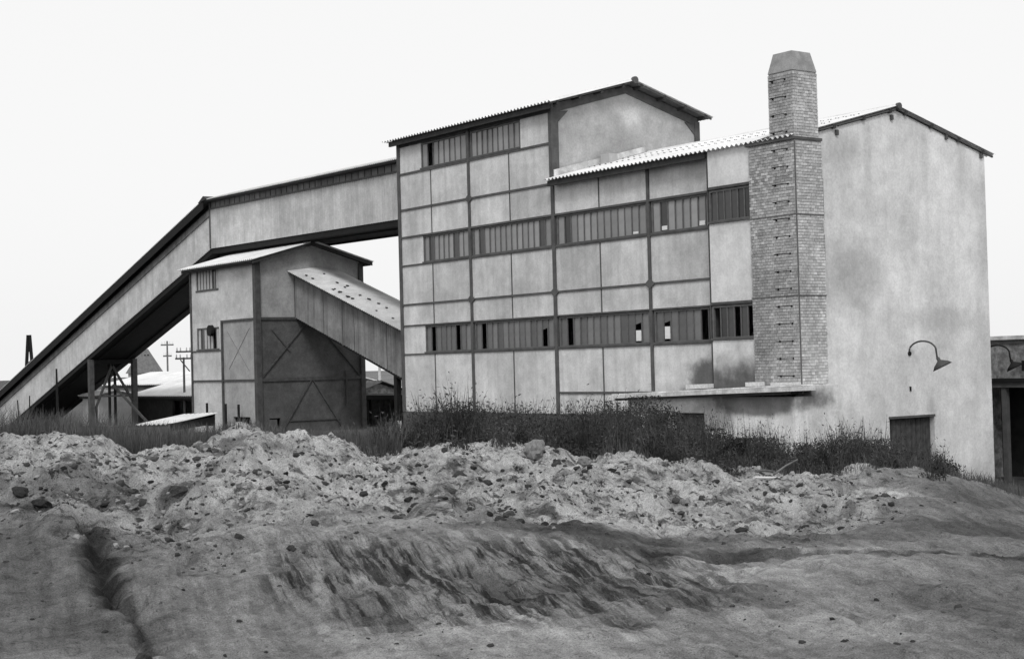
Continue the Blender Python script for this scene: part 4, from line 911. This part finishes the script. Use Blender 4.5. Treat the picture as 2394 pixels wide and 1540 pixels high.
# ------------------------------------------------------------------ weeds and dry grass
class Veg:
    def __init__(s): s.v = []; s.f = []; s.n = 0
    def add(s, V, F_): s.v.append(V.reshape(-1, 3)); s.f.append(F_+s.n); s.n += V.reshape(-1, 3).shape[0]
    def blades(s, base, h, lean, wd, r):
        k = len(base); az = r.uniform(0, 2*math.pi, k); la = r.uniform(0, 2*math.pi, k)
        side = np.stack([np.cos(az), np.sin(az), 0*az], -1)*wd[:, None]/2
        ld = np.stack([np.cos(la), np.sin(la), 0*la], -1)
        m = base+ld*(lean*h*.35)[:, None]+np.array([0, 0, 1.])*(h*.6)[:, None]; t = base+ld*(lean*h)[:, None]+np.array([0, 0, 1.])*h[:, None]
        V = np.stack([base-side, base+side, m+side*.8, m-side*.8, t+side*.15, t-side*.15], 1)
        i = (np.arange(k)*6)[:, None]; s.add(V, np.concatenate([i+np.array([0, 1, 2, 3]), i+np.array([3, 2, 4, 5])], 0)); return m, t
    def leaves(s, pos, size, r):
        k = len(pos); a = r.normal(size=(k, 3)); a /= np.linalg.norm(a, axis=1)[:, None]; b = np.cross(a, r.normal(size=(k, 3))); b /= np.linalg.norm(b, axis=1)[:, None]
        a = a*size[:, None]; b = b*(size*.30)[:, None]
        s.add(np.stack([pos-a, pos+b, pos+a, pos-b], 1), (np.arange(k)*4)[:, None]+np.array([0, 1, 2, 3]))
    def build(s, name, m, parent=None):
        me = bpy.data.meshes.new(name); me.from_pydata(np.concatenate(s.v).tolist(), [], np.concatenate(s.f).tolist()); me.materials.append(m)
        o = link(bpy.data.objects.new(name, me)); o.parent = parent; return o
WX = [860, 900, 950, 1000, 1080, 1160, 1250, 1400, 1440, 1480, 1540, 1600, 1650, 1700, 1800, 1900, 1990, 2040, 2100, 2180, 2215]
WY = [1030, 1003, 992, 968, 962, 966, 975, 972, 955, 946, 962, 992, 1008, 1024, 1042, 1042, 1034, 1028, 1044, 1072, 1098]
def veg_points(N, x0, x1, r, dlo, dhi):
    px = r.uniform(x0, x1, N); dc, _ = crest(px); d = dc+dlo+(dhi-dlo)*r.random(N); u = (px-PW/2)/F*d; z = ground(u, d); X_, Y_ = xy(u, d)
    return px, d, np.stack([X_, Y_, z], -1)
r = np.random.default_rng(5)
# dark weed mass before the long facade
V = Veg()
px, d, base = veg_points(30000, 865, 2225, r, -.5, 9.0)
top = np.interp(px, WX, WY)+120*fbm(px*.016, d*.6, 200, 4, .6)-2; yh = 853-.0264*(px-1197)
hmax = CAM[2]-d*(top-yh)/F-base[:, 2]
h = np.clip(hmax, .12, 1.9)*r.uniform(.4, 1.0, len(px))*np.clip(.35+(d-crest(px)[0])/3, .12, 1)
ok = fbm(px*.012, d*.7, 230, 3) > np.where(d-crest(px)[0] < 1.2, np.where(px > 1350, -.02, .12), -.26); px, d, base, h = px[ok], d[ok], base[ok], h[ok]
m, t = V.blades(base, h, r.uniform(.05, .35, len(px)), r.uniform(.010, .022, len(px)), r)
for k in range(5):
    f = r.uniform(.12, 1.0, len(px))[:, None]; V.leaves(base+(t-base)*f+r.normal(size=(len(px), 3))*.06, r.uniform(.015, .05, len(px)), r)
tag(V.build('weeds', M_weed), 'dense dark weeds growing along the foot of the plant', 'weeds', None, 'stuff')
# dry grass, left half and along the bank
V = Veg()
px, d, base = veg_points(45000, -80, 930, r, .2, 14)
top = np.interp(px, [-80, 0, 60, 150, 250, 330, 450, 600, 850, 900], [930, 935, 946, 955, 958, 978, 986, 992, 994, 985])+16*fbm(px*.03, d*.7, 210, 3); yh = 853-.0264*(px-1197)
hmax = CAM[2]-d*(top-yh)/F-base[:, 2]
h = np.clip(hmax, .15, 1.2)*r.uniform(.35, 1.0, len(px))
V.blades(base, h, r.uniform(.05, .5, len(px)), r.uniform(.006, .014, len(px)), r)
px, d, base = veg_points(9000, 1350, 2400, r, .1, 7)
V.blades(base, r.uniform(.05, .28, len(px)), r.uniform(.1, .6, len(px)), r.uniform(.006, .014, len(px)), r)
tag(V.build('dry_grass', M_dry), 'thin dry grass standing behind the bank crest', 'grass', None, 'stuff')
# tall single weeds that stand out against the walls
def tall_weed(seed, h):
    r = np.random.default_rng(seed); V = Veg(); k = r.integers(4, 8)
    base = np.stack([r.normal(0, .05, k), r.normal(0, .05, k), np.zeros(k)], -1); hh = h*r.uniform(.6, 1, k)
    m, t = V.blades(base, hh, r.uniform(.03, .16, k), np.full(k, .014), r)
    for f0 in np.linspace(.25, 1, 26):
        V.leaves(base+(t-base)*f0+r.normal(size=(k, 3))*.016, r.uniform(.008, .018, k), r)
    me = bpy.data.meshes.new('tall_weed'); me.from_pydata(np.concatenate(V.v).tolist(), [], np.concatenate(V.f).tolist()); me.materials.append(M_stalk); return me
TW = [tall_weed(300+k, 1.0) for k in range(6)]
tall = [(985, 955), (1020, 940), (1045, 945), (1063, 928), (1080, 915), (1092, 922), (1105, 905), (1122, 915), (1135, 925), (1150, 935), (1175, 948), (1440, 935), (1462, 928), (1478, 930), (1500, 940), (1530, 950),
        (1655, 990), (1672, 975), (1690, 985), (1712, 960), (1728, 985), (1742, 955), (1757, 975), (1775, 950), (1790, 965), (1805, 972), (1830, 995), (1870, 1012), (1893, 990), (1900, 1005), (1945, 1010), (1988, 985), (2005, 1000), (2025, 975), (2040, 990), (2060, 1010), (2120, 1010), (2140, 1000), (2155, 1015), (2175, 1030)]
for k in range(55):
    px = random.choice((random.uniform(960, 1180), random.uniform(1590, 1830), random.uniform(1640, 1800), random.uniform(1850, 2180))); tall.append((px, np.interp(px, WX, WY)-random.uniform(10, 62)))
for i, (px, py) in enumerate(tall):
    d = crest(np.array([float(px)]))[0][0]+random.uniform(4.5, 8.5); x, y = at_px(px, d); z = gz(x, y); h = max(.5, zat(px, py, d)-z)
    o = link(bpy.data.objects.new('tall_weed', TW[i % 6])); o.location = (x, y, z-.03); o.scale = (1.15*max(.8, h*.7), 1.15*max(.8, h*.7), h*1.05); o.rotation_euler = (0, 0, random.uniform(0, 6.3))
    tag(o, 'tall thin weed stalk standing up against the pale walls', 'weed', 'tall weed stalks before the walls')
# shrubs
def shrub(px, py, d, wd, label, seed, m=M_weed):
    x, y = at_px(px, d); z = gz(x, y); h = max(.4, zat(px, py, d)-z); r = np.random.default_rng(seed)
    e = empty('shrub', (x, y, z), label, 'shrub', 'shrubs by the plant')
    st = MB()
    for k in range(7):
        a = r.uniform(0, 6.3); l = r.uniform(.2, .6)*wd
        st.tube([(0, 0, -.1), (l*.4*math.cos(a), l*.4*math.sin(a), h*.4), (l*math.cos(a), l*math.sin(a), h*r.uniform(.65, .95))], .022, 5, .008)
    st.build('stem', M_stalk, e, local=True)
    V = Veg(); N = 5200; cen = np.stack([r.normal(0, wd*.33, 26), r.normal(0, wd*.33, 26), h*r.uniform(.2, .92, 26)], -1)
    pos = cen[r.integers(0, 26, N)]+r.normal(size=(N, 3))*np.array([.13, .13, .12])*(wd+.4); pos[:, 2] = np.clip(pos[:, 2], .02, h*1.05)
    V.leaves(pos, r.uniform(.025, .06, N), r); V.build('foliage', m, e)
shrub(1448, 945, 36.5, .75, 'dark leafy shrub hiding the left end of the annex', 1); shrub(1495, 935, 37, .85, 'tallest dark shrub leaning under the annex slab roof', 2); shrub(1400, 968, 36.5, .7, 'rounded dark shrub on the weedy mound', 3)
shrub(1015, 958, 36, .6, 'dark shrub against the lower left panels of the plant', 4); shrub(1545, 962, 35.5, .55, 'small shrub in front of the dark annex door', 5)
shrub(1095, 950, 35.5, .9, 'widest dark shrub before the lower left window band', 11); shrub(1150, 962, 34.5, .7, 'shaggy dark shrub beside the widest one', 12); shrub(1290, 975, 34.5, .7, 'dark shrub behind the rounded crest boulder', 13)
shrub(1655, 1010, 33.5, .8, 'shaggy shrub below the stained annex wall', 14); shrub(1735, 1030, 32.5, .8, 'low spreading shrub above the broken sticks', 15); shrub(1985, 1035, 36, .7, 'low shrub between the wall foot and the gable door', 16)
shrub(2050, 1035, 37, .8, 'dark shrub growing beside the gable door', 6); shrub(2195, 1092, 38, .5, 'low shrub at the right foot of the gable door', 7); shrub(1890, 1045, 35, .8, 'broad low shrub at the foot of the whitewashed wall', 8)
o = MB().slab([(-.06, 0, 0), (.05, .02, 0), (.07, 0, .06), (0, 0, .09), (-.05, 0, .06)], (.02, .05, 0)).build('paper_scrap', M_paper); d_ = 31.5; x, y = at_px(2117, 28.6); 
x, y = at_px(1565, 29.5); o.location = (x, y, gz(x, y)+.5*0+.02); tag(o, 'scrap of white paper caught in the weeds of the mound', 'litter')
for o in bpy.data.objects:
    if 'base' in o: del o['base']
S.render.engine = 'CYCLES'
